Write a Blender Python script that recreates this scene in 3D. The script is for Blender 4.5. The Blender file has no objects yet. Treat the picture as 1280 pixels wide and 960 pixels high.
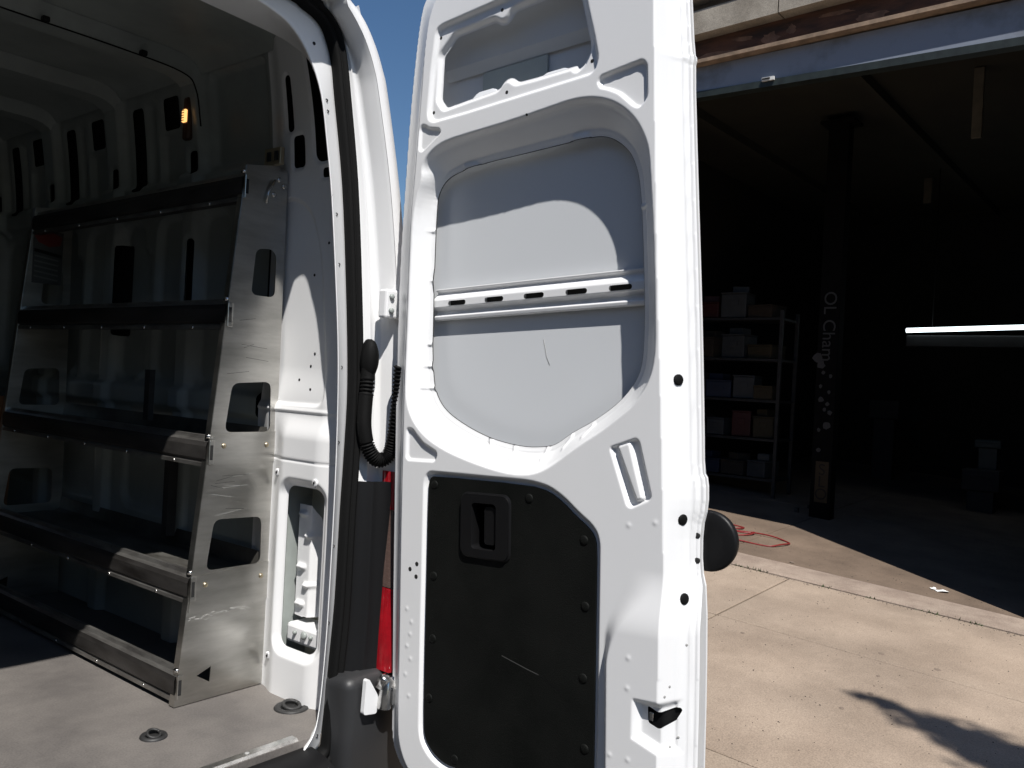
import bpy, bmesh, math, random
import numpy as np
from mathutils import Vector, Matrix
from mathutils.geometry import tessellate_polygon

random.seed(7); rng = np.random.default_rng(7)
scene = bpy.context.scene
C = scene.collection
H = 1.6                                   # eye height: all coordinates below are measured from eye level, H is added

# ------------------------------------------------------------------ camera
cam_d = bpy.data.cameras.new('camera'); cam = bpy.data.objects.new('camera', cam_d); C.objects.link(cam)
cam_d.sensor_fit = 'HORIZONTAL'; cam_d.sensor_width = 36.0; cam_d.lens = 36.0 * 1071.0 / 1280.0
cam_d.clip_start = 0.05; cam_d.clip_end = 2000
R = Matrix(((0.625809, -0.0327458, -0.779289), (-0.778212, 0.0409585, -0.626665), (0.0524392, 0.998624, 0.000149)))
cam.matrix_world = Matrix.Translation((0, 0, H)) @ R.to_4x4()
scene.camera = cam
scene.render.resolution_x = 1024; scene.render.resolution_y = 768

# ------------------------------------------------------------------ sky, sun, exposure
SUN = Vector((0.385, 0.57, -1.0)).normalized()            # direction the light travels
world = bpy.data.worlds.new('World'); scene.world = world; world.use_nodes = True
wn = world.node_tree.nodes; wl = world.node_tree.links
sky = wn.new('ShaderNodeTexSky'); sky.sky_type = 'NISHITA'; sky.sun_disc = False
sky.sun_elevation = math.asin(-SUN.z); sky.sun_rotation = math.atan2(-SUN.x, -SUN.y)
sky.air_density = 1.0; sky.dust_density = 0.2; sky.ozone_density = 3.6
hs = wn.new('ShaderNodeHueSaturation'); hs.inputs['Saturation'].default_value = 1.12; wl.new(sky.outputs[0], hs.inputs['Color'])
wl.new(hs.outputs[0], wn['Background'].inputs[0]); wn['Background'].inputs[1].default_value = 0.066
sun_d = bpy.data.lights.new('sun', 'SUN'); sun_d.energy = 5.0; sun_d.angle = math.radians(0.53); sun_d.color = (1.0, 0.965, 0.92)
sun = bpy.data.objects.new('sun', sun_d); C.objects.link(sun)
sun.rotation_euler = SUN.to_track_quat('-Z', 'Y').to_euler(); sun.location = (-6, -10, 18)
vs_ = scene.view_settings
vs_.view_transform = 'Standard'; vs_.look = 'None'; vs_.gamma = 1.0; vs_.use_curve_mapping = False; vs_.exposure = 0.33

# ------------------------------------------------------------------ materials
MATS = {}
def mat(name, col, rough=0.5, metal=0.0, var=0.0, vscale=6.0, bump=0.0, bscale=60.0, coat=0.0, col2=None, stretch=None,
        emit=None, estr=0.0, rvar=0.0, spec=0.5, detail=6.0, sharp=None, trans=0.0, speck=0.0, sscale=140.0):
    """procedural principled material: two-tone noise colour, roughness variation, fine bump"""
    m = bpy.data.materials.new(name); m.use_nodes = True; nt = m.node_tree; N = nt.nodes; L = nt.links
    b = N['Principled BSDF']
    b.inputs['Base Color'].default_value = (*col, 1); b.inputs['Roughness'].default_value = rough; b.inputs['Metallic'].default_value = metal
    b.inputs['Coat Weight'].default_value = coat; b.inputs['Coat Roughness'].default_value = 0.06
    b.inputs['Specular IOR Level'].default_value = spec
    if trans: b.inputs['Transmission Weight'].default_value = trans
    tc = N.new('ShaderNodeTexCoord'); mp = N.new('ShaderNodeMapping'); L.new(tc.outputs['Object'], mp.inputs[0])
    if stretch: mp.inputs['Scale'].default_value = stretch
    if var > 0 or col2:
        n = N.new('ShaderNodeTexNoise'); n.inputs['Scale'].default_value = vscale; n.inputs['Detail'].default_value = detail; n.inputs['Roughness'].default_value = 0.62
        L.new(mp.outputs[0], n.inputs['Vector'])
        r = N.new('ShaderNodeValToRGB'); a, c = (0.36, 0.66) if not sharp else sharp
        r.color_ramp.elements[0].position = a; r.color_ramp.elements[1].position = c
        d = col2 if col2 else tuple(x * (1 - var) for x in col)
        r.color_ramp.elements[0].color = (*d, 1); r.color_ramp.elements[1].color = (*col, 1)
        L.new(n.outputs['Fac'], r.inputs[0]); L.new(r.outputs[0], b.inputs['Base Color'])
        if speck:
            n3 = N.new('ShaderNodeTexNoise'); n3.inputs['Scale'].default_value = sscale; n3.inputs['Detail'].default_value = 3
            L.new(tc.outputs['Object'], n3.inputs['Vector'])
            n4 = N.new('ShaderNodeTexNoise'); n4.inputs['Scale'].default_value = 0.9; n4.inputs['Detail'].default_value = 8; L.new(tc.outputs['Object'], n4.inputs['Vector'])
            q = N.new('ShaderNodeMapRange'); q.inputs['From Min'].default_value = .32; q.inputs['From Max'].default_value = .62; q.inputs['To Min'].default_value = 1 - speck; q.inputs['To Max'].default_value = 1.06
            L.new(n3.outputs['Fac'], q.inputs[0])
            q2 = N.new('ShaderNodeMapRange'); q2.inputs['From Min'].default_value = .35; q2.inputs['From Max'].default_value = .6; q2.inputs['To Min'].default_value = 1 - speck * .7; q2.inputs['To Max'].default_value = 1.0
            L.new(n4.outputs['Fac'], q2.inputs[0])
            mu = N.new('ShaderNodeMath'); mu.operation = 'MULTIPLY'; L.new(q.outputs[0], mu.inputs[0]); L.new(q2.outputs[0], mu.inputs[1])
            mx = N.new('ShaderNodeVectorMath'); mx.operation = 'SCALE'; L.new(r.outputs[0], mx.inputs[0]); L.new(mu.outputs[0], mx.inputs['Scale']); L.new(mx.outputs[0], b.inputs['Base Color'])
        if rvar:
            mr = N.new('ShaderNodeMapRange'); mr.inputs['To Min'].default_value = rough - rvar; mr.inputs['To Max'].default_value = rough + rvar
            L.new(n.outputs['Fac'], mr.inputs[0]); L.new(mr.outputs[0], b.inputs['Roughness'])
    if bump > 0:
        n2 = N.new('ShaderNodeTexNoise'); n2.inputs['Scale'].default_value = bscale; n2.inputs['Detail'].default_value = 4
        L.new(mp.outputs[0], n2.inputs['Vector'])
        bp = N.new('ShaderNodeBump'); bp.inputs['Strength'].default_value = bump; bp.inputs['Distance'].default_value = 0.004
        L.new(n2.outputs['Fac'], bp.inputs['Height']); L.new(bp.outputs[0], b.inputs['Normal'])
    if emit:
        b.inputs['Emission Color'].default_value = (*emit, 1); b.inputs['Emission Strength'].default_value = estr
    MATS[name] = m; return m

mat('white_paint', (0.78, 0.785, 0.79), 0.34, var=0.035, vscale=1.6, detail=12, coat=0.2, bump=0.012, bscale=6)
mat('white_shaded', (0.33, 0.36, 0.345), 0.42, var=0.22, vscale=5.0)  # white paint darkened, the cargo bay's shade put into the colour
mat('skin_white', (0.63, 0.65, 0.67), 0.42, var=0.02, vscale=1.6, bump=0.012, bscale=5)
mat('pad_grey', (0.52, 0.55, 0.51), 0.6, var=0.1, vscale=9)
mat('item_dark', (0.02, 0.021, 0.022), 0.7, var=0.4, vscale=9)
mat('cream_panel', (0.62, 0.61, 0.52), 0.6, var=0.15, vscale=9)
mat('black_board', (0.0032, 0.0038, 0.0033), 0.6, bump=0.3, bscale=420, col2=(0.0075, 0.008, 0.0072), vscale=5, detail=14, spec=0.14)
mat('black_plastic', (0.006, 0.006, 0.0065), 0.45, bump=0.05, bscale=300, spec=0.25)
mat('black_rubber', (0.0035, 0.0035, 0.0035), 0.7, spec=0.15, bump=0.1, bscale=150)
mat('bumper_grey', (0.024, 0.0245, 0.026), 0.48, bump=0.12, bscale=500, var=0.15, vscale=8)
mat('dark_hole', (0.01, 0.01, 0.01), 0.8)
mat('scratch_dim', (0.07, 0.07, 0.068), 0.6)
mat('gum', (0.17, 0.13, 0.10), 0.9)
mat('scratch_grey', (0.30, 0.30, 0.29), 0.6)
mat('aluminium', (0.62, 0.605, 0.57), 0.33, metal=1.0, col2=(0.44, 0.43, 0.40), vscale=7.0, stretch=(.6, 1, 3), rvar=0.08, bump=0.05, bscale=40)
mat('aluminium_dirty', (0.085, 0.08, 0.076), 0.42, metal=0.6, col2=(0.03, 0.027, 0.025), vscale=7.0, stretch=(6, .5, 2), rvar=0.10, bump=0.06, bscale=60)
mat('bright_steel', (0.75, 0.74, 0.72), 0.22, metal=1.0, var=0.3, vscale=40)
mat('brass_bolt', (0.55, 0.47, 0.33), 0.35, metal=1.0)
mat('load_floor', (0.175, 0.160, 0.146), 0.6, col2=(0.105, 0.096, 0.090), vscale=3.2, bump=0.1, bscale=90, rvar=0.08, detail=10, speck=0.2, sscale=220)
mat('red_lens', (0.30, 0.006, 0.012), 0.12, coat=0.6, var=0.35, vscale=30)
mat('clear_lens', (0.10, 0.065, 0.055), 0.12, coat=0.6, var=0.25, vscale=60, stretch=(1, 1, 5))
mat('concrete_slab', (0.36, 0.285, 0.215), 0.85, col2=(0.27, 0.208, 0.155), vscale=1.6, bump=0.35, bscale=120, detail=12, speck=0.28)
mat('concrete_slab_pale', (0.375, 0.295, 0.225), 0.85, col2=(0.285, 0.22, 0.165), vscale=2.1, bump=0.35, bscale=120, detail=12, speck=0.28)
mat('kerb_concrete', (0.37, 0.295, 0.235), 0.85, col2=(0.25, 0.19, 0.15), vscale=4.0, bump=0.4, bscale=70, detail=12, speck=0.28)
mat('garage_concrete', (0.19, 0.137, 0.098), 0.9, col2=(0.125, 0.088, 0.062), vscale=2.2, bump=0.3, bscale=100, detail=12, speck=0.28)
mat('joint_dirt', (0.07, 0.055, 0.045), 0.95, var=0.4, vscale=20)
mat('asphalt', (0.055, 0.053, 0.05), 0.9, var=0.3, vscale=12, bump=0.4, bscale=160)
mat('stone_band', (0.40, 0.36, 0.30), 0.85, col2=(0.24, 0.21, 0.17), vscale=3.2, bump=0.5, bscale=30, detail=12, speck=0.28)
mat('rust_brown', (0.13, 0.055, 0.03), 0.8, col2=(0.035, 0.02, 0.015), vscale=5.0, bump=0.4, bscale=40, stretch=(1, .5, 2))
mat('flake_tan', (0.24, 0.13, 0.08), 0.7, var=0.5, vscale=12)
mat('tan_trim', (0.30, 0.21, 0.14), 0.7, var=0.5, vscale=7)
mat('blue_paint', (0.215, 0.24, 0.29), 0.45, col2=(0.14, 0.15, 0.165), vscale=2.6, bump=0.25, bscale=18, detail=12, sharp=(0.30, 0.5))
mat('dark_green_paint', (0.02, 0.028, 0.026), 0.5, var=0.5, vscale=10)
mat('brick_wall', (0.22, 0.18, 0.15), 0.85, var=0.4, vscale=8, bump=0.4, bscale=50)
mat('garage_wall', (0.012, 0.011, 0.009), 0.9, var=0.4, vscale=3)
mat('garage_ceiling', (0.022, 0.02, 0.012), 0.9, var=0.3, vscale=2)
mat('hanger_tan', (0.09, 0.078, 0.055), 0.7, var=0.3, vscale=10)
mat('tube_light', (0.9, 0.95, 0.95), 0.4, emit=(0.82, 0.95, 1.0), estr=2.2)
mat('lamp_glow', (0.9, 0.6, 0.3), 0.4, emit=(1.0, 0.50, 0.16), estr=1.3)
mat('lamp_amber', (0.07, 0.03, 0.015), 0.3, var=0.3, vscale=50)
mat('red_hose', (0.20, 0.018, 0.018), 0.45, var=0.2, vscale=12)
mat('sticker_red', (0.12, 0.01, 0.01), 0.5)
mat('sticker_grey', (0.10, 0.11, 0.10), 0.6)
mat('scuff_pale', (0.42, 0.41, 0.39), 0.6)
mat('sticker_white', (0.62, 0.62, 0.60), 0.6)
mat('sign_yellow', (0.55, 0.33, 0.03), 0.6)
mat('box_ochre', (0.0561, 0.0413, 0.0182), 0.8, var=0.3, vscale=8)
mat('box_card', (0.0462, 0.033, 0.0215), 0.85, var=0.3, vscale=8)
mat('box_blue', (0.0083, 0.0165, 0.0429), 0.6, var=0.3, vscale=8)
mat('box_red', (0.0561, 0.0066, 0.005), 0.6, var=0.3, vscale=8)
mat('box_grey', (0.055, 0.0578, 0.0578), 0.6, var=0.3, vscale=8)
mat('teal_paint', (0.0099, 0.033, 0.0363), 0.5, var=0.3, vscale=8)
mat('post_black', (0.004, 0.004, 0.004), 0.8, spec=0.1, var=0.4, vscale=14)
mat('post_print', (0.04, 0.04, 0.04), 0.7)
mat('post_yellow', (0.035, 0.02, 0.004), 0.7)
mat('rail_lip_lit', (0.42, 0.41, 0.385), 0.38, metal=0.85, col2=(0.20, 0.19, 0.18), vscale=12, stretch=(4, .6, 2))
mat('tray_metal', (0.17, 0.165, 0.15), 0.45, metal=0.5, col2=(0.06, 0.056, 0.05), vscale=5, stretch=(3, 1, 1))
mat('steel_dark', (0.045, 0.045, 0.045), 0.55, metal=0.4, var=0.4, vscale=14)
mat('plywood', (0.30, 0.14, 0.06), 0.7, col2=(0.18, 0.075, 0.03), vscale=4, stretch=(1, 1, .15))
mat('paper_white', (0.8, 0.8, 0.78), 0.8)
mat('bark', (0.10, 0.075, 0.055), 0.9, var=0.5, vscale=14, bump=0.8, bscale=30)
mat('leaf', (0.055, 0.10, 0.03), 0.55, var=0.5, vscale=3)
mat('weed', (0.06, 0.09, 0.03), 0.7, var=0.4, vscale=20)
mat('tyre', (0.02, 0.02, 0.02), 0.8, bump=0.3, bscale=80)

# ------------------------------------------------------------------ object helpers
def props(o, label=None, cat=None, group=None, kind=None):
    if label: o['label'] = label
    if cat: o['category'] = cat
    if group: o['group'] = group
    if kind: o['kind'] = kind
    return o
def thing(name, label, cat, loc, group=None):
    o = bpy.data.objects.new(name, None); C.objects.link(o); o.location = (loc[0], loc[1], loc[2] + H); o.empty_display_size = 0.1
    return props(o, label, cat, group)
def attach(o, parent, world_loc=(0, 0, 0)):
    """place o at world_loc (world axes) under parent"""
    o.location = world_loc
    if parent:
        o.parent = parent; p = parent; acc = Vector((0, 0, 0))
        while p: acc += Vector(p.location); p = p.parent
        o.location = Vector(world_loc) - acc
def obj(name, V, F, m, parent=None, smooth=False, loc=None):
    """V in eye-level coordinates (H added) unless loc is given: then V is local and loc is eye-level"""
    me = bpy.data.meshes.new(name)
    V = np.asarray(V, float)
    if loc is None: V = V + np.array([0, 0, H])
    me.from_pydata(V.tolist() if len(V) < 60000 else V, [], F)
    if smooth: me.polygons.foreach_set('use_smooth', np.ones(len(me.polygons), bool))
    mm = m if isinstance(m, (list, tuple)) else [m]
    for x in mm: me.materials.append(MATS[x])
    me.update()
    o = bpy.data.objects.new(name, me); C.objects.link(o)
    attach(o, parent, (0, 0, 0) if loc is None else (loc[0], loc[1], loc[2] + H))
    return o
def share(name, src, loc, parent=None, rot=None, scale=None):
    o = bpy.data.objects.new(name, src.data); C.objects.link(o)
    attach(o, parent, (loc[0], loc[1], loc[2] + H))
    if rot: o.rotation_euler = rot
    if scale: o.scale = scale
    return o
def bm_obj(name, bm, m, parent=None, smooth=False, loc=None, angle=None):
    me = bpy.data.meshes.new(name)
    if loc is None: bmesh.ops.translate(bm, verts=bm.verts, vec=(0, 0, H))
    bm.to_mesh(me); bm.free()
    for x in (m if isinstance(m, (list, tuple)) else [m]): me.materials.append(MATS[x])
    if smooth: me.polygons.foreach_set('use_smooth', np.ones(len(me.polygons), bool))
    o = bpy.data.objects.new(name, me); C.objects.link(o)
    attach(o, parent, (0, 0, 0) if loc is None else (loc[0], loc[1], loc[2] + H))
    return o
def box_bm(bm, c, s, bev=0.0, rot=None, seg=2):
    r = bmesh.ops.create_cube(bm, size=1.0); vs = r['verts']
    bmesh.ops.scale(bm, vec=s, verts=vs)
    if bev:
        es = list({e for v in vs for e in v.link_edges})
        rr = bmesh.ops.bevel(bm, geom=es, offset=bev, segments=seg, affect='EDGES', profile=0.5); vs = list({v for f in rr['faces'] for v in f.verts} | {v for v in vs if v.is_valid})
    if rot is not None: bmesh.ops.rotate(bm, cent=(0, 0, 0), matrix=rot, verts=vs)
    bmesh.ops.translate(bm, vec=c, verts=vs); return vs
def box(name, c, s, m, parent=None, bev=0.0, rot=None, seg=2, local=False):
    bm = bmesh.new(); box_bm(bm, (0, 0, 0) if local else c, s, bev, rot, seg)
    return bm_obj(name, bm, m, parent, False, c if local else None)
def frame_from(d):
    d = Vector(d).normalized(); a = Vector((0, 0, 1)) if abs(d.z) < 0.9 else Vector((1, 0, 0))
    x = a.cross(d).normalized(); y = d.cross(x); return x, y
def tube_geo(P, rad, n=10, caps=True):
    P = [Vector(p) for p in P]; V = []; F = []
    rads = rad if isinstance(rad, (list, tuple, np.ndarray)) else [rad] * len(P)
    px = None
    for i, p in enumerate(P):
        d = (P[min(i + 1, len(P) - 1)] - P[max(i - 1, 0)]).normalized()
        if px is None: px, _ = frame_from(d)
        x = (px - d * px.dot(d)).normalized(); y = d.cross(x); px = x
        for k in range(n):
            a = 2 * math.pi * k / n; V.append(p + (x * math.cos(a) + y * math.sin(a)) * rads[i])
    for i in range(len(P) - 1):
        for k in range(n): F.append((i * n + k, i * n + (k + 1) % n, (i + 1) * n + (k + 1) % n, (i + 1) * n + k))
    if caps: F.append(tuple(range(n - 1, -1, -1))); F.append(tuple((len(P) - 1) * n + k for k in range(n)))
    return [tuple(v) for v in V], F
def tube(name, P, rad, m, parent=None, n=10, smooth=True, loc=None):
    V, F = tube_geo(P, rad, n); return obj(name, V, F, m, parent, smooth, loc)
def lathe_geo(prof, axis, cen, n=28):
    """prof: (r, h) list along axis"""
    axis = Vector(axis).normalized(); x, y = frame_from(axis); cen = Vector(cen); V = []; F = []
    for r, h in prof:
        for k in range(n):
            a = 2 * math.pi * k / n; V.append(tuple(cen + axis * h + (x * math.cos(a) + y * math.sin(a)) * r))
    for i in range(len(prof) - 1):
        for k in range(n): F.append((i * n + k, i * n + (k + 1) % n, (i + 1) * n + (k + 1) % n, (i + 1) * n + k))
    F.append(tuple(range(n - 1, -1, -1))); F.append(tuple((len(prof) - 1) * n + k for k in range(n)))
    return V, F
def lathe(name, prof, axis, cen, m, parent=None, n=28, smooth=True, loc=None):
    V, F = lathe_geo(prof, axis, cen, n); return obj(name, V, F, m, parent, smooth, loc)
def plate_geo(outer, holes, fr, t):
    """flat plate with holes: outer/holes 2D lists; fr(a,b,depth)->point; thickness t"""
    loops = [outer] + holes
    tris = tessellate_polygon([[Vector((a, b, 0)) for a, b in L] for L in loops])
    pts = [p for L in loops for p in L]; n = len(pts)
    V = [fr(a, b, 0) for a, b in pts] + [fr(a, b, t) for a, b in pts]
    F = [tuple(x) for x in tris] + [tuple(i + n for i in reversed(x)) for x in tris]
    k = 0
    for L in loops:
        for i in range(len(L)):
            j = (i + 1) % len(L); F.append((k + i, k + j, k + j + n, k + i + n))
        k += len(L)
    return V, F
def plate(name, outer, holes, fr, t, m, parent=None):
    V, F = plate_geo(outer, holes, fr, t); return obj(name, V, F, m, parent)
def rrect(a0, b0, a1, b1, r, n=5):
    out = []
    for cx, cy, s in ((a1 - r, b1 - r, 0), (a0 + r, b1 - r, 90), (a0 + r, b0 + r, 180), (a1 - r, b0 + r, 270)):
        for k in range(n + 1):
            t = math.radians(s + 90 * k / n); out.append((cx + r * math.cos(t), cy + r * math.sin(t)))
    return out
def rpoly(P, r, n=4):
    """polygon with rounded corners"""
    out = []; P = [Vector(p) for p in P]
    for i, p in enumerate(P):
        a = P[i - 1] - p; b = P[(i + 1) % len(P)] - p; q = min(r, a.length * .45, b.length * .45)
        s = p + a.normalized() * q; e = p + b.normalized() * q
        for k in range(n + 1):
            t = k / n; out.append(tuple(s * (1 - t) ** 2 + p * 2 * t * (1 - t) + e * t * t))
    return out
def smooth_closed(P, it=2):
    P = np.array(P, float)
    for _ in range(it):
        Q = np.roll(P, -1, 0); P = np.stack([P * .75 + Q * .25, P * .25 + Q * .75], 1).reshape(-1, 2)
    return P
# ---- 2D signed distance to a polygon (negative inside), numpy, windowed
def sdf(poly, U, V, pad=0.08):
    poly = np.asarray(poly, float); out = np.full(U.shape, pad)
    lo = poly.min(0) - pad; hi = poly.max(0) + pad
    M = (U > lo[0]) & (U < hi[0]) & (V > lo[1]) & (V < hi[1])
    x = U[M]; y = V[M]; d2 = np.full(x.shape, 1e9); ins = np.zeros(x.shape, bool)
    for i in range(len(poly)):
        ax, ay = poly[i - 1]; bx, by = poly[i]; ex, ey = bx - ax, by - ay; L = ex * ex + ey * ey
        if L < 1e-14: continue
        t = np.clip(((x - ax) * ex + (y - ay) * ey) / L, 0, 1)
        d2 = np.minimum(d2, (x - ax - t * ex) ** 2 + (y - ay - t * ey) ** 2)
        c = (ay > y) != (by > y)
        if ey != 0: ins ^= c & (x < ex * (y - ay) / ey + ax)
    d = np.sqrt(d2); out[M] = np.where(ins, -d, d); return out
def sst(x, a=0.0, b=1.0):
    t = np.clip((x - a) / (b - a), 0, 1); return t * t * (3 - 2 * t)
def sheet(name, us, vs, wfun, keeps, fr, m, parent=None):
    """height-field panel: w=wfun(U,V) over a grid, cut by polygons (poly, 'in'|'out' to keep), edges snapped to the outline"""
    U, V = np.meshgrid(us, vs, indexing='ij'); su = np.gradient(us)[:, None] * np.ones_like(U)
    step = max(np.max(np.diff(us)), np.max(np.diff(vs)))
    for poly, side in keeps:
        s = sdf(poly, U, V); e = 1e-4; near = np.abs(s) < step * .72
        gx = np.zeros_like(U); gy = np.zeros_like(U)
        un, vn = U[near], V[near]
        gx = (sdf(poly, un + e, vn) - sdf(poly, un - e, vn)) / (2 * e); gy = (sdf(poly, un, vn + e) - sdf(poly, un, vn - e)) / (2 * e)
        U[near] -= s[near] * gx; V[near] -= s[near] * gy
    ok = np.ones((len(us) - 1, len(vs) - 1), bool)
    for poly, side in keeps:
        s = sdf(poly, U, V); s = s if side == 'out' else -s; g = s > -step * .12
        ok &= g[:-1, :-1] & g[1:, :-1] & g[1:, 1:] & g[:-1, 1:]
    ar = .5 * np.abs((U[1:, 1:] - U[:-1, :-1]) * (V[:-1, 1:] - V[1:, :-1]) - (V[1:, 1:] - V[:-1, :-1]) * (U[:-1, 1:] - U[1:, :-1]))
    ok &= ar > .04 * np.min(np.diff(us)) * np.min(np.diff(vs))
    W = wfun(U, V)
    P = fr(U, V, W); idx = np.arange(U.size).reshape(U.shape)
    Q = np.stack([idx[:-1, :-1], idx[1:, :-1], idx[1:, 1:], idx[:-1, 1:]], -1)[ok]
    used = np.unique(Q); remap = np.zeros(U.size, int); remap[used] = np.arange(len(used))
    Q = remap[Q]; P = P.reshape(-1, 3)[used] + np.array([0, 0, H])
    me = bpy.data.meshes.new(name); me.vertices.add(len(P)); me.vertices.foreach_set('co', P.ravel())
    me.loops.add(Q.size); me.loops.foreach_set('vertex_index', Q.ravel().astype(np.int32))
    me.polygons.add(len(Q)); me.polygons.foreach_set('loop_start', np.arange(0, Q.size, 4, dtype=np.int32))
    me.update(calc_edges=True); me.polygons.foreach_set('use_smooth', np.ones(len(Q), bool))
    me.materials.append(MATS[m]); o = bpy.data.objects.new(name, me); C.objects.link(o); attach(o, parent); return o
def loft(name, rails, m, parent=None, smooth=True, close=False):
    n = len(rails[0]); V = [p for r in rails for p in r]; F = []
    for i in range(len(rails) - 1):
        for k in range(n - 1): F.append((i * n + k, i * n + k + 1, (i + 1) * n + k + 1, (i + 1) * n + k))
    return obj(name, V, F, m, parent, smooth)
def resample(P, k=4):
    """Catmull-Rom subdivision of an open polyline"""
    P = np.array(P, float); Q = np.vstack([2 * P[0] - P[1], P, 2 * P[-1] - P[-2]]); out = []
    for i in range(1, len(Q) - 2):
        for j in range(k):
            t = j / k; a, b, c, d = Q[i - 1], Q[i], Q[i + 1], Q[i + 2]
            out.append(.5 * (2 * b + (c - a) * t + (2 * a - 5 * b + 4 * c - d) * t * t + (3 * b - a - 3 * c + d) * t ** 3))
    out.append(P[-1]); return np.array(out)

# ================================================================== GROUND, PAVEMENT, BUILDING
g0 = np.array([.7, 1.6, -1.6]); gb = np.array([.9994, .022, .027]); ga = np.array([-.023, .998, .062]); gn = np.cross(gb, ga); gn /= np.linalg.norm(gn)
def gp(p, q, h=0.0): return tuple(g0 + p * gb + q * ga + h * gn)
GR = Matrix([list(gb), list(ga / np.linalg.norm(ga)), list(gn)]).transposed()
def gquad(name, p0, q0, p1, q1, h, m, parent=None, kind=None):
    o = obj(name, [gp(p0, q0, h), gp(p1, q0, h), gp(p1, q1, h), gp(p0, q1, h)], [(0, 1, 2, 3)], m, parent)
    if kind: props(o, kind=kind)
    return o
gquad('road', -9, -60, 1.44, 60, -0.094, 'asphalt', kind='structure')
ground = gquad('ground', -160, -160, 160, 160, -0.10, 'asphalt', kind='structure')
pave = gquad('pavement', 1.45, -12, 5.905, 16, -0.022, 'joint_dirt', kind='structure')
cols = [1.45, 2.77, 4.565, 5.905]
rows = [-12.0, -9.4, -6.8, -4.25, -1.72, .706, 3.14, 5.6, 8.1, 10.6, 13.2, 16.0]
def slab(p0, q0, p1, q1, h0, h1, m, parent, jit=0.0015, gap=0.004, bev=0.005, name='slab'):
    cx, cy = (p0 + p1) / 2, (q0 + q1) / 2; a, b = (p1 - p0) / 2 - gap, (q1 - q0) / 2 - gap
    V = []; dz = random.uniform(-jit, jit)
    for (i, h) in ((0, h0), (0, h1 - bev), (bev, h1)):
        for sx, sy in ((-1, -1), (1, -1), (1, 1), (-1, 1)): V.append((cx + sx * (a - i), cy + sy * (b - i), h + (dz if h != h0 else 0)))
    V = [gp(*v) for v in V]
    F = [(0, 1, 5, 4), (1, 2, 6, 5), (2, 3, 7, 6), (3, 0, 4, 7), (4, 5, 9, 8), (5, 6, 10, 9), (6, 7, 11, 10), (7, 4, 8, 11), (8, 9, 10, 11), (3, 2, 1, 0)]
    return obj(name, V, F, m, parent)
for i in range(len(cols) - 1):
    for j in range(len(rows) - 1):
        slab(cols[i], rows[j], cols[i + 1], rows[j + 1], -.10, 0.0, random.choice(['concrete_slab', 'concrete_slab_pale']), pave, gap=0.0075 if i != 1 else 0.0055)
kerb = gquad('kerb', 5.905, -12, 6.31, 16, -0.022, 'joint_dirt', kind='structure')
for q0, q1 in ((-12, -6.2), (-6.2, -2.4), (-2.4, 4.6), (4.6, 9.5), (9.5, 16)):
    slab(5.905, q0, 6.31, q1, -.10, 0.016, 'kerb_concrete', kerb, bev=0.010, gap=0.006, name='kerb_stone')
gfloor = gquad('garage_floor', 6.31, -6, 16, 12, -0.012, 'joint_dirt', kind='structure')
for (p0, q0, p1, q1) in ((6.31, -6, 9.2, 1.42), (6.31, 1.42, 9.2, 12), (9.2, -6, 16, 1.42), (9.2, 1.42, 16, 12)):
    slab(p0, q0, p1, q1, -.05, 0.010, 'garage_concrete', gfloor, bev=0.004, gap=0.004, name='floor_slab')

# weeds along the kerb foot
Vw, Fw = [], []
for q, s in ((2.05, .5), (1.9, .9), (1.45, .5), (1.1, .6), (.95, 1.1), (.45, .5), (.1, .5), (-.35, .9), (-.6, .6), (2.4, .5), (2.9, .6)):
    for _ in range(int(22 * s)):
        b = np.array(gp(5.90 + random.uniform(-.012, .012), q + random.gauss(0, .07 * s), 0.0)); h = random.uniform(.008, .028) * (0.6 + s * .6)
        d = np.array([random.uniform(-.02, .012), random.uniform(-.02, .02), h]); sdx = np.array([random.uniform(-.005, .005), random.uniform(.002, .006), 0])
        k = len(Vw); Vw += [b - sdx, b + sdx, b + d]; Fw.append((k, k + 1, k + 2))
props(obj('weeds', Vw, Fw, 'weed'), 'small green weeds growing along the foot of the pale kerb', 'weeds', kind='stuff')

Vg, Fg = [], []
def grit(p, q, h, r):
    k = len(Vg); a = random.uniform(0, 6.28)
    for t in range(4): Vg.append(gp(p + r * math.cos(a + t * 1.57) * random.uniform(.6, 1.1), q + r * math.sin(a + t * 1.57) * random.uniform(.6, 1.1), h))
    Vg.append(gp(p + random.uniform(-.3, .3) * r, q + random.uniform(-.3, .3) * r, h + r * random.uniform(.4, .9)))
    for t in range(4): Fg.append((k + t, k + (t + 1) % 4, k + 4))
for _ in range(900): grit(random.uniform(1.6, 5.85), random.uniform(-2.5, 3.5), .001, random.uniform(.002, .006))
for _ in range(500): grit(5.90 - abs(random.gauss(0, .05)), random.uniform(-2.5, 3.5), .001, random.uniform(.002, .007))
for _ in range(300): grit(random.uniform(6.33, 7.6), random.uniform(-1, 3.5), .011, random.uniform(.003, .007))
props(obj('grit', Vg, Fg, 'joint_dirt'), 'loose grit scattered over the concrete paving', 'grit', kind='stuff')

def blob(n, r, j): return [(math.cos(6.283 * k / n) * r * random.uniform(1 - j, 1 + j), math.sin(6.283 * k / n) * r * random.uniform(1 - j, 1 + j)) for k in range(n)]
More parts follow.
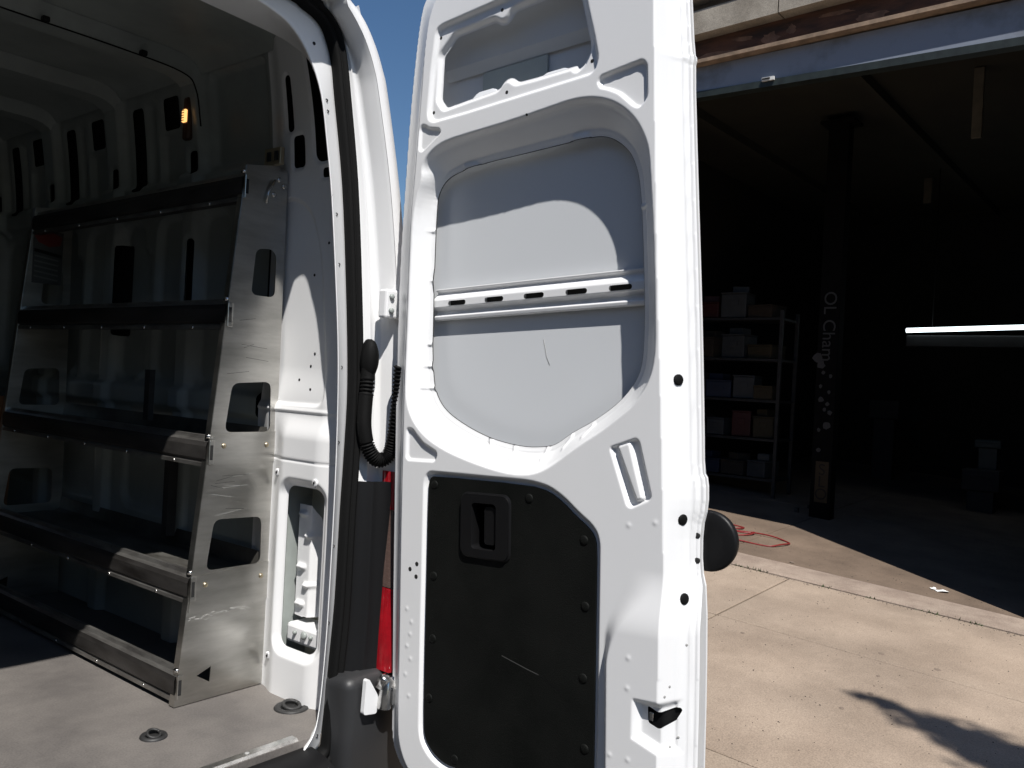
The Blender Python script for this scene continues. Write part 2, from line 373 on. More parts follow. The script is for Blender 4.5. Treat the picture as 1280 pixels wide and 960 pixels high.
# ---- garage building
bl = thing('garage_building', 'dark open garage with a blue steel beam and weathered stone band over its entrance', 'building', (7.2, 2.5, -1.4))
FX = 7.05
def band(name, x0, x1, zl0, zl1, zr0, zr1, m, y0=4.9, y1=-6.0, parent=bl, bev=0.004):
    """horizontal member on the front; z bottoms/tops measured at y=3.7 (l) and y=1.1 (r), extended along the facade"""
    f = lambda y, l, r: r + (l - r) * (y - 1.1) / 2.6
    V = []
    for y in (y0, y1):
        for x, (l, r) in ((x0, (zl0, zr0)), (x1, (zl0, zr0)), (x1, (zl1, zr1)), (x0, (zl1, zr1))): V.append((x, y, f(y, l, r)))
    F = [(0, 1, 2, 3), (7, 6, 5, 4), (0, 4, 5, 1), (1, 5, 6, 2), (2, 6, 7, 3), (3, 7, 4, 0)]
    return obj(name, V, F, m, parent)
beam = band('beam', 7.10, 7.19, 2.765, 2.985, 2.72, 3.00, 'blue_paint', y0=5.4)
band('beam_flange', 7.092, 7.20, 2.705, 2.762, 2.655, 2.717, 'dark_green_paint', y0=5.4, parent=beam)
band('trim_strip', 7.0, 7.14, 2.988, 3.02, 3.02, 3.055, 'tan_trim', y0=5.4)
fascia = band('fascia_board', 7.12, 7.30, 3.022, 3.24, 3.058, 3.32, 'rust_brown', y0=5.4)
# curled flakes of rusty paint on the fascia
for (y, z, ln, h) in ((3.55, 3.065, .5, .035), (3.05, 3.12, .16, .05), (2.86, 3.16, .08, .04), (2.2, 3.12, .26, .035), (1.7, 3.2, .12, .05), (3.3, 3.17, .2, .02), (2.5, 3.21, .3, .015)):
    P = [(x * ln / 2, yy * h) for x, yy in blob(16, 1.0, .3)]
    plate('paint_flake', P, [], lambda a, b, d, y=y, z=z: (7.1185 - d, y + a, z + b + a * .03), .0025, 'flake_tan', fascia)
# small bracket on the flange
br = box('bracket', (7.08, 3.03, 2.752), (.02, .11, .03), 'sticker_white', beam); box('bracket_slot', (7.068, 3.045, 2.754), (.012, .07, .012), 'dark_hole', beam)
ys = [5.4, 4.2, 2.93, 1.7, .4, -1.0, -2.5, -4.0, -6.0]
for i in range(len(ys) - 1):
    o = band('stone_block', 6.98 + random.uniform(-.006, .006), 7.35, 3.242, 3.46, 3.322, 3.55, 'stone_band', y0=ys[i] - .006, y1=ys[i + 1] + .006)
band('stone_recess', 7.10, 7.35, 3.462, 3.56, 3.552, 3.66, 'brick_wall', y0=5.4)
for i in range(len(ys) - 1):
    o = band('cornice_stone', 6.93, 7.35, 3.563, 3.80, 3.663, 3.90, 'stone_band', y0=ys[i] + .3, y1=ys[i + 1] + .31)
band('upper_wall', 7.05, 7.35, 3.803, 5.6, 3.903, 5.6, 'brick_wall', y0=5.5, y1=-8)
box('wall_right', (7.22, -3.56, .6), (.34, 8.88, 4.9), 'brick_wall', bl)            # jamb edge at y = .88
box('wall_left', (7.22, 5.2, .6), (.34, .6, 4.9), 'brick_wall', bl)
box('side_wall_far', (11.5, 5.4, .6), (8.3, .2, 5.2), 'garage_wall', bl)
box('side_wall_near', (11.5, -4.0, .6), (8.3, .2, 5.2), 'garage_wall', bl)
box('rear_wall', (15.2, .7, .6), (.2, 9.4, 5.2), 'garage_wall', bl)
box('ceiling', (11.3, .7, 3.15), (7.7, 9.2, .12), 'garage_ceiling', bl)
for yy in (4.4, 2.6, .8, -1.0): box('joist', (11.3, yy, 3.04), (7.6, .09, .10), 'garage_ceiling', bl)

# ---- things in and before the garage
def cam_pt(px, py, X):                                # construction helper: direction through a photo pixel carried to the plane x = X
    v = R @ Vector((px - 640, 480 - py, -1071)); v = v * (X / v.x); return (v.x, v.y, v.z)
for (px, y0, y1, X, wd, lb) in ((1227, 50, 172, 8.6, .085, 'long pale tan hanger strip below the garage ceiling'), (1163, 180, 254, 12.5, .10, 'short dim hanger strip deeper in the garage')):
    a = cam_pt(px, y0, X); b = cam_pt(px, y1, X)
    o = box('hanger_strip', (X, a[1], (3.08 + b[2]) / 2), (.04, wd, 3.08 - b[2]), 'hanger_tan', None, bev=.004, local=True); props(o, lb, 'hanger')
a = cam_pt(1133, 413, 12.0); e = cam_pt(1420, 405, 12.0)
fl = thing('fluorescent_lamp', 'lit white fluorescent tube lamp hanging inside the dark garage', 'lamp', (12.0, (a[1] + e[1]) / 2, a[2]))
Lh = abs(a[1] - e[1])
tube('lamp_tube', [(12.0, a[1], a[2]), (12.0, e[1], e[2])], .030, 'tube_light', fl, n=12)
box('housing', (12.09, (a[1] + e[1]) / 2, a[2] - .135), (.12, Lh + .02, .15), 'item_dark', fl, bev=.01)
for yy in (a[1] - .3, e[1] + .3): tube('cord', [(12.05, yy, a[2] - .06), (12.05, yy, 3.08)], .006, 'black_rubber', fl, n=6)
# painted post with stickers
pc = cam_pt(1031, 500, 9.3)
post = thing('sticker_post', 'dark steel post covered in stickers and stacked yellow letters', 'post', (9.3, pc[1], -1.25))
W2 = .11
box('column', (9.3 + .08, pc[1], .86), (.16, W2 * 2, 4.4), 'post_black', post, bev=.008)
for dz in (3.0,): box('cap_plate', (9.38, pc[1], dz), (.3, .36, .03), 'post_black', post)
def text(name, s, loc, size, m, parent, rot):
    cu = bpy.data.curves.new(name, 'FONT'); cu.body = s; cu.size = size; cu.extrude = .001; cu.align_x = 'CENTER'; cu.align_y = 'CENTER'
    t = bpy.data.objects.new(name, cu); me = bpy.data.meshes.new_from_object(t); bpy.data.objects.remove(t)
    me.materials.append(MATS[m]); o = bpy.data.objects.new(name, me); C.objects.link(o)
    attach(o, parent, (loc[0], loc[1], loc[2] + H)); o.rotation_euler = rot; return o
FACE_ROT = Matrix(((0, 0, -1), (-1, 0, 0), (0, 1, 0))).to_euler()            # text readable from -X
VERT_ROT = (Matrix(((0, 0, -1), (-1, 0, 0), (0, 1, 0))) @ Matrix.Rotation(math.radians(-90), 3, 'Z')).to_euler()
zp = lambda py: cam_pt(1031, py, 9.297)[2]
text('lettering', 'OL Cham', (9.297, pc[1], zp(408)), .19, 'post_print', post, VERT_ROT)
box('yellow_plate', (9.297, pc[1] - .01, zp(603)), (.004, .14, .44), 'post_yellow', post)
for k, ch in enumerate('SLO'): text('lettering', ch, (9.293, pc[1] - .01, zp(588 + 15.5 * k)), .17, 'black_plastic', post, FACE_ROT)
for (dy, py, r, j) in ((.10, 448, .055, .25), (.06, 456, .045, .3), (-.05, 470, .02, .3), (.03, 466, .02, .2), (.05, 483, .02, .3), (-.04, 490, .02, .3), (.04, 500, .03, .4), (-.03, 505, .02, .3), (.0, 512, .02, .3), (-.06, 516, .025, .3), (-.04, 532, .04, .3), (.05, 538, .02, .3), (.04, 563, .025, .2)):
    z = zp(py); plate('sticker', [(x, y) for x, y in blob(9, r, j)], [], lambda u, v, d, z=z, dy=dy: (9.2975 - .002 * (random.random()) - d, pc[1] + dy + u, z + v), .001, 'post_print', post)
# storage rack with boxes on the left
ra = cam_pt(905, 560, 10.2)
rack = thing('storage_rack', 'cluttered steel storage rack in the dark garage behind the van door', 'rack', (10.2, ra[1], -1.15))
RY0, RY1 = ra[1] - .75, ra[1] + .75
for yy in (RY0, RY1):
    for xx in (10.0, 10.5): box('upright', (xx, yy, -.1), (.04, .04, 2.3), 'steel_dark', rack)
rz = [-1.0, -.52, -.05, .45, .95]
for z in rz: box('shelf', (10.25, (RY0 + RY1) / 2, z), (.52, 1.5, .03), 'steel_dark', rack)
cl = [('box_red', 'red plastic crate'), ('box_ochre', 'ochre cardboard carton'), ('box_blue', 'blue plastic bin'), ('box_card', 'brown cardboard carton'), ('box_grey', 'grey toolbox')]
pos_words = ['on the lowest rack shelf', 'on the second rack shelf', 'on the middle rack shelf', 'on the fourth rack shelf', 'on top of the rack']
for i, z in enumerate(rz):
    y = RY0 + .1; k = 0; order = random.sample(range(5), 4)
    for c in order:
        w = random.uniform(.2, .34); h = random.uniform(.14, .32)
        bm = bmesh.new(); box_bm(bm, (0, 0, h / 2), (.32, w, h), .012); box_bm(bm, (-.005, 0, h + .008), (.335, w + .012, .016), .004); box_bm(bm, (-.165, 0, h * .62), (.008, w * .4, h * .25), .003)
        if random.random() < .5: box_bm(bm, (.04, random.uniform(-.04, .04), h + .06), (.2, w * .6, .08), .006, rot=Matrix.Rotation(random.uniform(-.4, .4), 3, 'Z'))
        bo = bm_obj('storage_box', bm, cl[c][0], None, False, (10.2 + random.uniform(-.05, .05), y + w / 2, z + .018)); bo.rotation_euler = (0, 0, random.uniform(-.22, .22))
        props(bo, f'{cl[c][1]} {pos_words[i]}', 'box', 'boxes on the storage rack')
        y += w + random.uniform(.02, .07)
# workbench at the back and odd items that catch light
wb = cam_pt(955, 646, 9.6)
bench = thing('work_bench', 'low teal bench standing behind the red hose in the garage', 'bench', (9.6, wb[1], -1.3))
box('bench_top', (9.6, wb[1], wb[2] + .02), (.5, 1.0, .05), 'teal_paint', bench, bev=.006)
for dx in (-.2, .2):
    for dy in (-.45, .45): box('leg', (9.6 + dx, wb[1] + dy, (wb[2] - 1.2) / 2), (.04, .04, abs(wb[2] + 1.2)), 'steel_dark', bench)
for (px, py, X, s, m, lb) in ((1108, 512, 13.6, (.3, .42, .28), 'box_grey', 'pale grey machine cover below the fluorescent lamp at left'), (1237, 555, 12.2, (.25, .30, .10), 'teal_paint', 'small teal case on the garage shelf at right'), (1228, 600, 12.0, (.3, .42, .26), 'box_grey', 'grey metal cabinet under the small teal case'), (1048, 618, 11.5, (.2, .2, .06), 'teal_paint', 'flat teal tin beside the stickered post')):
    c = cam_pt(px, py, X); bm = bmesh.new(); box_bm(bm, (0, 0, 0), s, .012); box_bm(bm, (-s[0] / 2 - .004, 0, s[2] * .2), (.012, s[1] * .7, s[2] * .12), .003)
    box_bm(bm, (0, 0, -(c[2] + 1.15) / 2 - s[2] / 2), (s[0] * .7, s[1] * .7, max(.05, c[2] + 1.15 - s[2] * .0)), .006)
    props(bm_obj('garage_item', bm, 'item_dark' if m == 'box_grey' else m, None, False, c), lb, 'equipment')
# red hose coiled on the floor
def hose_pts():
    P = []
    def g(px, py): 
        v = R @ Vector((px - 640, 480 - py, -1071)); n = Vector(gn); t = (Vector(g0).dot(n) + .022) / v.dot(n); v = v * t; return (v.x, v.y, v.z)
    for a in [(880, 668), (905, 672), (930, 676), (960, 682), (975, 682), (986, 680), (985, 677), (972, 673), (950, 668), (925, 663), (900, 660), (890, 662), (905, 666), (925, 668), (940, 668), (942, 666), (925, 664), (905, 658), (900, 655), (915, 655), (930, 659), (920, 661), (900, 656), (885, 650)]: P.append(g(*a))
    return resample(P, 5)
hp = hose_pts(); props(tube('air_hose', [tuple(p + np.array([0, 0, .008 * math.sin(i * .37)])) for i, p in enumerate(hp)], .0075, 'red_hose', None, n=8), 'red rubber air hose lying in loops on the garage floor', 'hose')
gsurf = lambda px, py, h: (lambda v: tuple(v * ((Vector(g0).dot(Vector(gn)) + h) / v.dot(Vector(gn)))))(R @ Vector((px - 640, 480 - py, -1071)))
for (px, py, s, lb) in ((1166, 736, .03, 'smaller scrap of white paper at the shadow edge'), (1177, 739, .06, 'larger scrap of white paper at the shadow edge')):
    c = gsurf(px, py, .013); n = 9; V = [(0, 0, .006)] + [(math.cos(6.283 * k / n) * s * random.uniform(.6, 1), math.sin(6.283 * k / n) * s * random.uniform(.6, 1), random.uniform(0, .012)) for k in range(n)]
    props(obj('paper_scrap', V, [(0, 1 + k, 1 + (k + 1) % n) for k in range(n)], 'paper_white', None, False, c), lb, 'litter')
GUM = ['wide dark gum spot on the middle slab left of the others in its row', 'wide dark gum spot nearest the right end of the long joint', 'dark gum spot right at the tip of the tree shade', 'small dark gum spot on its own left of the tree shade', 'smallest gum spot, between the wide spot and the shade tip', 'dark spot stuck on the pale kerb', 'small gum spot near the cross joint beside the van door']
for k, (px, py, s) in enumerate(((1102, 817, .022), (1172, 837, .022), (1088, 867, .02), (1052, 885, .015), (1098, 845, .014), (990, 705, .022), (928, 791, .016))):   # dark gum spots on the slabs
    c = gsurf(px, py, .0015); V = [(x, y * .8, 0) for x, y in blob(12, s, .2)] + [(x * .6, y * .5, .0025) for x, y in blob(12, s, .1)]
    F = [(i, (i + 1) % 12, 12 + (i + 1) % 12, 12 + i) for i in range(12)] + [tuple(range(12, 24))]
    o = obj('gum_spot', V, F, 'gum', None, True, c if py != 705 else (c[0], c[1], c[2] + .016)); o.rotation_euler = GR.to_euler()
    props(o, GUM[k], 'gum spot', 'gum spots on the paving')

# ================================================================== VAN BODY
XC = 0.70; LEAN = 0.053
van = thing('cargo_van', 'white cargo van seen from behind with its rear door swung open', 'van', (XC, 3.4, -1.5))
ry = lambda z, y0: y0 + LEAN * (z + .9)
FI = [(1.30, -.94), (1.354, -.892), (1.375, -.828), (1.391, -.679), (1.40, -.538), (1.412, -.282), (1.416, -.082), (1.414, .06), (1.404, .219), (1.385, .446), (1.367, .578), (1.345, .70), (1.306, .781), (1.257, .833), (1.199, .857), (1.10, .868), (.70, .88)]
SI = [(1.30, -.975), (1.38, -.936), (1.394, -.895), (1.415, -.705), (1.429, -.563), (1.44, -.354), (1.45, -.203), (1.458, -.022), (1.448, .224), (1.429, .49), (1.398, .709), (1.387, .788), (1.372, .838), (1.345, .882), (1.291, .903), (1.2, .915), (.70, .925)]
SO = [(1.30, -1.03), (1.418, -.979), (1.437, -.908), (1.454, -.756), (1.47, -.624), (1.485, -.35), (1.495, -.2), (1.501, .029), (1.493, .23), (1.474, .5), (1.445, .723), (1.432, .803), (1.418, .86), (1.396, .894), (1.362, .923), (1.28, .945), (.70, .955)]
JO = [(1.32, -1.06), (1.50, -1.0), (1.52, -.90), (1.535, -.75), (1.545, -.62), (1.55, -.35), (1.553, -.2), (1.553, .03), (1.545, .23), (1.516, .5), (1.472, .724), (1.455, .787), (1.436, .83), (1.41, .87), (1.37, .91), (1.29, .955), (.70, .97)]
BO = [(1.34, -1.08), (1.60, -1.05), (1.61, -.90), (1.62, -.75), (1.625, -.62), (1.63, -.35), (1.632, -.2), (1.632, .03), (1.62, .25), (1.588, .5), (1.54, .74), (1.52, .80), (1.49, .862), (1.445, .92), (1.39, .953), (1.30, .985), (.70, 1.01)]
FI, SI, SO, JO, BO = [resample(x, 4) for x in (FI, SI, SO, JO, BO)]
def rail(P, y0, dx=0, dz=0, mirror=False, lean=True, over=0.0):
    out = []
    for x, z in P:
        f = 1 if x > XC + .02 else 0
        xx = x + dx * f; zz = z + dz; y = ry(zz, y0) if lean else y0
        if over: y -= over * float(sst(-x, -1.40, -1.12))
        out.append((2 * XC - xx if mirror else xx, y, zz))
    return out
def mix(A, B, t): return A * (1 - t) + B * t
for mir in (False, True):
    k = dict(mirror=mir)
    o = loft('door_frame', [rail(FI, 1.80, .16, **k), rail(FI, 1.70, .040, **k), rail(FI, 1.664, .004, **k), rail(FI, 1.660, .004, **k), rail(mix(FI, SI, .14), 1.663, 0.001, **k), rail(mix(FI, SI, .78), 1.679, .010, **k), rail(SI, 1.683, .010, **k), rail(SI, 1.687, .015, **k), rail(SI, 1.70, .022, **k)], 'white_paint', van)
    if not mir: frame_o = o
    # weatherstrip: bulb seal
    pr = [rail(SI, 1.690, .012, **k)]
    for t, d in ((.05, .008), (.14, -.004), (.28, -.010), (.40, -.008), (.46, -.003), (.52, -.006), (.64, -.014), (.78, -.013), (.88, -.006)): pr.append(rail(mix(SI, SO, t), 1.662 + d, .004 * (1 - t), **k))
    pr.append(rail(SO, 1.676, -.006, **k))
    loft('weatherstrip', pr, 'black_rubber', van)
    # jamb: stepped flange between seal and outer skin
    jr = [rail(SO, 1.676, -.012, **k), rail(SO, 1.670, -.002, **k), rail(mix(SO, JO, .38), 1.662, 0, **k), rail(mix(SO, JO, .42), 1.657, 0, **k), rail(mix(SO, JO, .46), 1.657, 0, **k), rail(mix(SO, JO, .5), 1.661, 0, **k), rail(mix(SO, JO, .96), 1.652, 0, **k), rail(JO, 1.645, 0, over=.03, **k), rail(mix(JO, BO, .10), 1.605, 0, over=.09, **k), rail(mix(JO, BO, .16), 1.597, 0, over=.10, **k)]
    ij = [i for i in range(len(JO)) if JO[i][1] > -.80]
    loft('door_jamb', [[r[i] for i in ij] for r in jr], 'white_paint', van)
    sr = [rail(mix(JO, BO, .16), 1.597, .0015, over=.10, **k), rail(mix(JO, BO, .35), 1.595, 0, over=.10, **k), rail(mix(JO, BO, .7), 1.602, 0, over=.10, **k), rail(mix(JO, BO, .93), 1.625, 0, over=.10, **k), rail(BO, 1.66, 0, over=.08, **k), rail(BO, 1.75, .012, .004, **k), rail(BO, 1.9, .05, .03, **k), rail(BO, 2.1, .07, .05, **k), rail(BO, 5.3, .07, .05, lean=False, **k)]
    ib = [i for i in range(len(BO)) if BO[i][1] > -.76]
    loft('body_shell', [[r[i] for i in ib] for r in sr], 'white_paint', van)
    il = [i for i in range(len(BO)) if BO[i][1] <= -.74]
    loft('lower_panel', [[r[i] for i in il] for r in sr[-3:]], 'white_paint', van)
# seam groove in the frame flange and small holes along it
def fl_pt(z, t):
    zs = FI[:, 1]; i = np.argmin(np.abs(zs - z)); p = mix(FI, SI, t)[i]; return (p[0], ry(p[1], 1.660 + .024 * t - .0012), p[1])
hole = None
for z, t in ((.655, .42), (.615, .42), (.39, .45), (.27, .5), (.06, .5), (-.11, .4), (-.42, .45), (-.60, .45), (-.86, .5), (.80, .5)):
    p = fl_pt(z, t)
    if hole is None: hole = lathe('screw_hole', [(.0045, 0), (.0045, .002), (.003, .0022), (.003, .0005)], (0, -1, .05), (0, 0, 0), 'dark_hole', frame_o, n=10, loc=p)
    else: share('screw_hole', hole, p, frame_o)
for z in (.446, -.73):
    i = int(np.argmin(np.abs(FI[:, 1] - z))); V = []
    for t in np.linspace(.04, .86, 6):
        p = mix(FI, SI, t)[i]
        for dz in (-.0014, .0014): V.append((p[0], ry(p[1], 1.660 + .024 * t - .0010), p[1] + dz))
    obj('seam_gap', V, [(2 * q, 2 * q + 2, 2 * q + 3, 2 * q + 1) for q in range(5)], 'dark_hole', frame_o)
# vertical bead pressed into the jamb
bead = [rp for rp in []]
# interior side wall panels
def Xw(z, y=3.0): return 1.53 - (.40 - .20 * sst(y, 1.92, 2.18)) * np.clip(z - .48, 0, None) ** 2
def wall_frame(Y, Z, W): return np.stack([Xw(Z, Y) - W, Y, Z], -1)
# --- rear inner pillar
hole_poly = smooth_closed(rrect(1.835, -.765, 1.988, -.315, .03), 1)
pan_poly = np.array(rpoly([(2.3, .50), (2.03, .505), (1.955, .455), (1.905, .33), (1.86, .0), (1.855, -.095), (2.3, -.10)], .07, 5))
slots = [rrect(2.052, .69, 2.080, .845, .012), rrect(2.005, .585, 2.056, .675, .012), rrect(1.885, .59, 1.955, .91, .028), rrect(1.868, .545, 1.925, .572, .008)]
def pillar_w(Y, Z):
    w = .024 * (1 - sst(Y, 2.09, 2.18))
    w += -.007 * sst(-sdf(pan_poly, Y, Z), 0.0, .014) * (Z > -.12)
    w += .010 * sst(-Z, -.02, .10)
    w += .020 * sst(-Z, .112, .185) - .022 * sst(Y, 1.99, 2.07) * sst(-Z, .112, .185)
    w -= .004 * np.exp(-((Z + .243) / .0022) ** 2)
    d = sdf(hole_poly, Y, Z); w -= .020 * sst(-d, -.026, .0) * (Z < -.2)
    w += .004 * np.exp(-((Z + .106) / .004) ** 2)
    for s in slots: w -= .006 * sst(-sdf(s, Y, Z, .03), -.010, .0)
    w -= .03 * sst(-Y, -1.86, -1.76) * (Z > -2)
    return w
pil = sheet('inner_pillar', np.arange(1.735, 2.19, .004), np.arange(-.9, .96, .004), pillar_w, [(hole_poly, 'out')] + [(np.array(s), 'out') for s in slots], wall_frame, 'white_paint', van)
# cavity behind the pillar openings
box('cavity_back', (1.606, 1.95, -.35), (.004, .46, 1.1), 'cream_panel', pil)
box('cavity_side', (1.565, 2.02, -.54), (.09, .006, .62), 'white_shaded', pil)
def ribbed(name, y0, y1, z0, z1, x):
    def w(Y, Z):
        a = np.zeros_like(Y)
        for zc, yc in ((-.40, 1.975), (-.46, 1.945), (-.55, 1.975), (-.60, 1.945), (-.655, 1.975)): a += .012 * np.exp(-((Z - zc) / .006) ** 2) * sst(-np.abs(Y - yc), -.022, -.012)
        return a - .03 * sst(-Y, -(y0 + .018), -y0)
    return sheet(name, np.arange(y0, y1, .004), np.arange(z0, z1, .004), w, [(np.array(rpoly([(y0, z0 - .005), (y1 + .005, z0), (y1 + .005, z1 + .005), (y0 + .02, z1 + .005), (y0, z1 - .05)], .012)), 'in')], lambda Y, Z, W: np.stack([x - W, Y, Z], -1), 'white_paint', pil)
ribbed('baffle_plate', 1.925, 2.0, -.69, -.37, 1.545)
bkt = box('bracket', (1.56, 1.92, -.735), (.08, .16, .055), 'white_paint', pil, bev=.01)
for yy, r in ((1.955, .006), (1.915, .011), (1.885, .006)): lathe('bolt', [(r, 0), (r, .006), (r * .6, .009)], (-1, 0, .2), (1.52, yy, -.73), 'white_shaded', pil, n=10)
for (yy, zz) in ((2.03, -.285), (1.85, -.295), (2.03, -.805)):
    lathe('plug', [(.011, 0), (.011, .003), (.007, .0045), (.004, .003), (.002, .0032)], (-1, 0, 0), (1.53 - float(pillar_w(np.array([[yy]]), np.array([[zz]]))[0, 0]), yy, zz), 'white_paint', pil, n=14); lathe('plug_hole', [(.004, 0), (.004, .001)], (-1, 0, 0), (1.525 - float(pillar_w(np.array([[yy]]), np.array([[zz]]))[0, 0]), yy, zz), 'dark_hole', pil, n=8)
for (yy, zz) in ((1.985, -.02), (1.94, .02), (1.93, -.045), (1.925, .055), (1.945, .275), (1.88, .36)): lathe('plug_hole', [(.004, 0), (.004, .001)], (-1, 0, 0), (float(Xw(zz, yy)) - float(pillar_w(np.array([[yy]]), np.array([[zz]]))[0, 0]), yy, zz), 'dark_hole', pil, n=8)
# --- side wall further in
RIBS = (2.58, 3.10, 3.62, 4.14)
panels, wslots = [], []
for k, yb in enumerate(RIBS):
    wslots += [rrect(yb - .028, .625, yb + .014, .70, .012), rrect(yb + .12, .80, yb + .215, .905, .012)]
    if k < 3: wslots += [rrect(yb + .35, .61, yb + .425, .90, .016)]
    panels += [rrect(yb + .11, .615, yb + .235, .785, .015), rrect(yb + .27, .63, yb + .325, .90, .015)]
    panels += [rrect(yb + .09, -.05, yb + .25, .50, .05), rrect(yb - .17, -.05, yb - .02, .50, .05), rrect(yb + .30, -.05, yb + .345, .40, .015), rrect(yb + .08, -.5, yb + .42, -.16, .06)]
panels += [rrect(2.21, .645, 2.50, .93, .02)]
wslots += [rrect(2.575, .15, 2.615, .42, .012), rrect(2.33, .17, 2.39, .40, .015), rrect(3.05, .1, 3.10, .43, .012)]
def wall_w(Y, Z):
    w = np.zeros_like(Y)
    for yb in RIBS: w += .032 * sst(-np.abs(Y - yb), -.062, -.042) * sst(Z, .5, .56) + .026 * sst(-np.abs(Y - yb - .03), -.05, -.03) * sst(-Z, -.56, -.5)
    w += .022 * sst(-np.abs(Z - .585), -.05, -.03) + .02 * sst(-np.abs(Z + .105), -.045, -.025)
    for p in panels: w -= .022 * sst(-sdf(p, Y, Z, .05), -.010, .004)
    for p in wslots: w -= .006 * sst(-sdf(p, Y, Z, .03), -.012, 0)
    return w
sw = sheet('side_wall', np.arange(2.186, 5.05, .0085), np.arange(-.9, .972, .0085), wall_w, [(np.array(p), 'out') for p in wslots], wall_frame, 'white_shaded', van)
zz_ = np.linspace(-.9, .96, 24)
yl_ = (1.86, 1.93, 1.99, 2.05, 2.11, 2.17, 2.24, 5.04)
obj('cavity_shade', [(float(Xw(z, y)) + .036, y, z) for y in yl_ for z in zz_], [(24 * j + i, 24 * j + i + 1, 24 * j + 25 + i, 24 * j + 24 + i) for j in range(7) for i in range(10, 23)], 'dark_hole', sw, True)  # dark sheets added behind the wall slots to stand in for cavity shade
obj('cavity_shade', [(float(Xw(z)) + .03, y, z) for y in (2.19, 5.04) for z in zz_], [(i, i + 1, 24 + i + 1, 24 + i) for i in range(0, 10)] , 'dark_hole', sw, True)
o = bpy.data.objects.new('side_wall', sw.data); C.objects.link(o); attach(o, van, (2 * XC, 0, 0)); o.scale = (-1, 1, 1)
box('side_wall_extension', (-.13, 1.95, .0), (.02, .5, 1.86), 'white_shaded', van)
box('bulkhead', (XC, 5.06, .0), (1.72, .03, 1.95), 'steel_dark', van, bev=.004)
bracket = box('catch_plate', (1.452, 2.075, .607), (.016, .075, .05), 'brass_bolt', van, bev=.003)
for dy in (-.022, .012): box('catch_slot', (1.4425, 2.075 + dy, .607), (.004, .016, .026), 'dark_hole', bracket)
# roof
def roof_pts():
    xs = np.linspace(-.08, 1.48, 61); return xs, .985 - .05 * np.abs((xs - XC) / .78) ** 26
xs, zs = roof_pts()
V = [(x, y, z) for y in (1.93, 5.06) for x, z in zip(xs, zs)]; n = len(xs)
roof = obj('roof_panel', V, [(i, i + 1, n + i + 1, n + i) for i in range(n - 1)], 'white_shaded', van, True)
def bow(y, w, h, name='roof_bow', xs=xs, zs=zs):
    rails = []
    for dy, dz in ((-w / 2 - .012, .0), (-w / 2, -h), (w / 2, -h), (w / 2 + .012, .0)): rails.append([(x, y + dy, z + dz - .001) for x, z in zip(xs, zs)])
    return loft(name, rails, 'white_shaded', roof, smooth=False)
for y in RIBS: bow(y, .085, .05)
hm = (xs > .03) & (xs < 1.37)
hd = bow(1.86, .16, .055, 'rear_header', xs[hm], zs[hm])
for xx, r in ((.62, .010), (.78, .006), (.93, .014), (1.03, .006), (1.12, .016), (1.2, .007), (1.27, .022)):
    z = float(np.interp(xx, xs, zs)) - .0575; lathe('header_hole', [(r, 0), (r, .002)], (0, 0, -1), (xx, 1.93 - .03, z + .0015), 'dark_hole', hd, n=14)
tube('roof_cable', resample([(.1, 2.515, .925), (.5, 2.52, .93), (.9, 2.515, .925), (1.2, 2.513, .925), (1.40, 2.508, .915), (1.445, 2.495, .87), (1.465, 2.49, .76)], 6), .0025, 'black_rubber', van, n=8)
for xx in (.25, .62, 1.0, 1.28): box('cable_clip', (xx, 2.515, .934), (.02, .02, .016), 'black_plastic', roof, bev=.004)
# cargo lamp on the first rib
LX = float(Xw(.79)) - .036
lamp = box('cargo_lamp', (LX, 2.585, .80), (.024, .036, .14), 'lamp_amber', van, bev=.010)
lens = box('lamp_lens', (LX - .014, 2.583, .806), (.010, .022, .042), 'lamp_glow', lamp, bev=.004)
for k in range(5): box('lens_rib', (LX - .0205, 2.585, .790 + k * .008), (.003, .017, .002), 'lamp_amber', lamp)
# load floor, sill, tie-downs
floor = box('load_floor', (XC, 3.38, -.915), (1.66, 3.40, .03), 'load_floor', van)
box('underbody', (XC, 3.5, -1.01), (1.6, 3.2, .12), 'steel_dark', van)
V = [];
prof = [(1.716, -.8985), (1.710, -.894), (1.690, -.8945), (1.684, -.900), (1.681, -.93)]
V = [(x, y, z) for y, z in prof for x in (.05, 1.335)]
sill = obj('sill_strip', V, [(2 * i, 2 * i + 1, 2 * i + 3, 2 * i + 2) for i in range(len(prof) - 1)], 'bright_steel', van)
for xx in (1.20, .95, .7): lathe('screw', [(.006, 0), (.006, .002), (.003, .003)], (0, 0, 1), (xx, 1.70, -.8945), 'scratch_grey', sill, n=10)
prof = [(1.682, -.918), (1.66, -.915), (1.60, -.925), (1.56, -.945), (1.52, -.985), (1.50, -1.04), (1.49, -1.15)]
V = [(x, y, z) for y, z in prof for x in np.linspace(.0, 1.36, 12)]
obj('step_pad', V, [(12 * i + j, 12 * i + j + 1, 12 * i + j + 13, 12 * i + j + 12) for i in range(len(prof) - 1) for j in range(11)], 'black_plastic', van, True)
for (xx, yy, r) in ((1.451, 1.868, .043), (1.103, 1.943, .03)):
    td = lathe('tie_down_ring', [(r * .55, -.004), (r * .62, .001), (r * .8, .006), (r, .005), (r * 1.08, .0005), (r * 1.08, -.004)], (0, 0, 1), (xx, yy, -.8995), 'steel_dark', floor, n=28)
    lathe('cup', [(r * .7, 0), (r * .1, .0005)], (0, 0, 1), (xx, yy, -.8975), 'dark_hole', td, n=20)
    tube('ring', [(xx + r * .5 * math.cos(t), yy + r * .5 * math.sin(t), -.892 + .005 * math.sin(t)) for t in np.linspace(0, 6.3, 22)], r * .12, 'steel_dark', td, n=8)
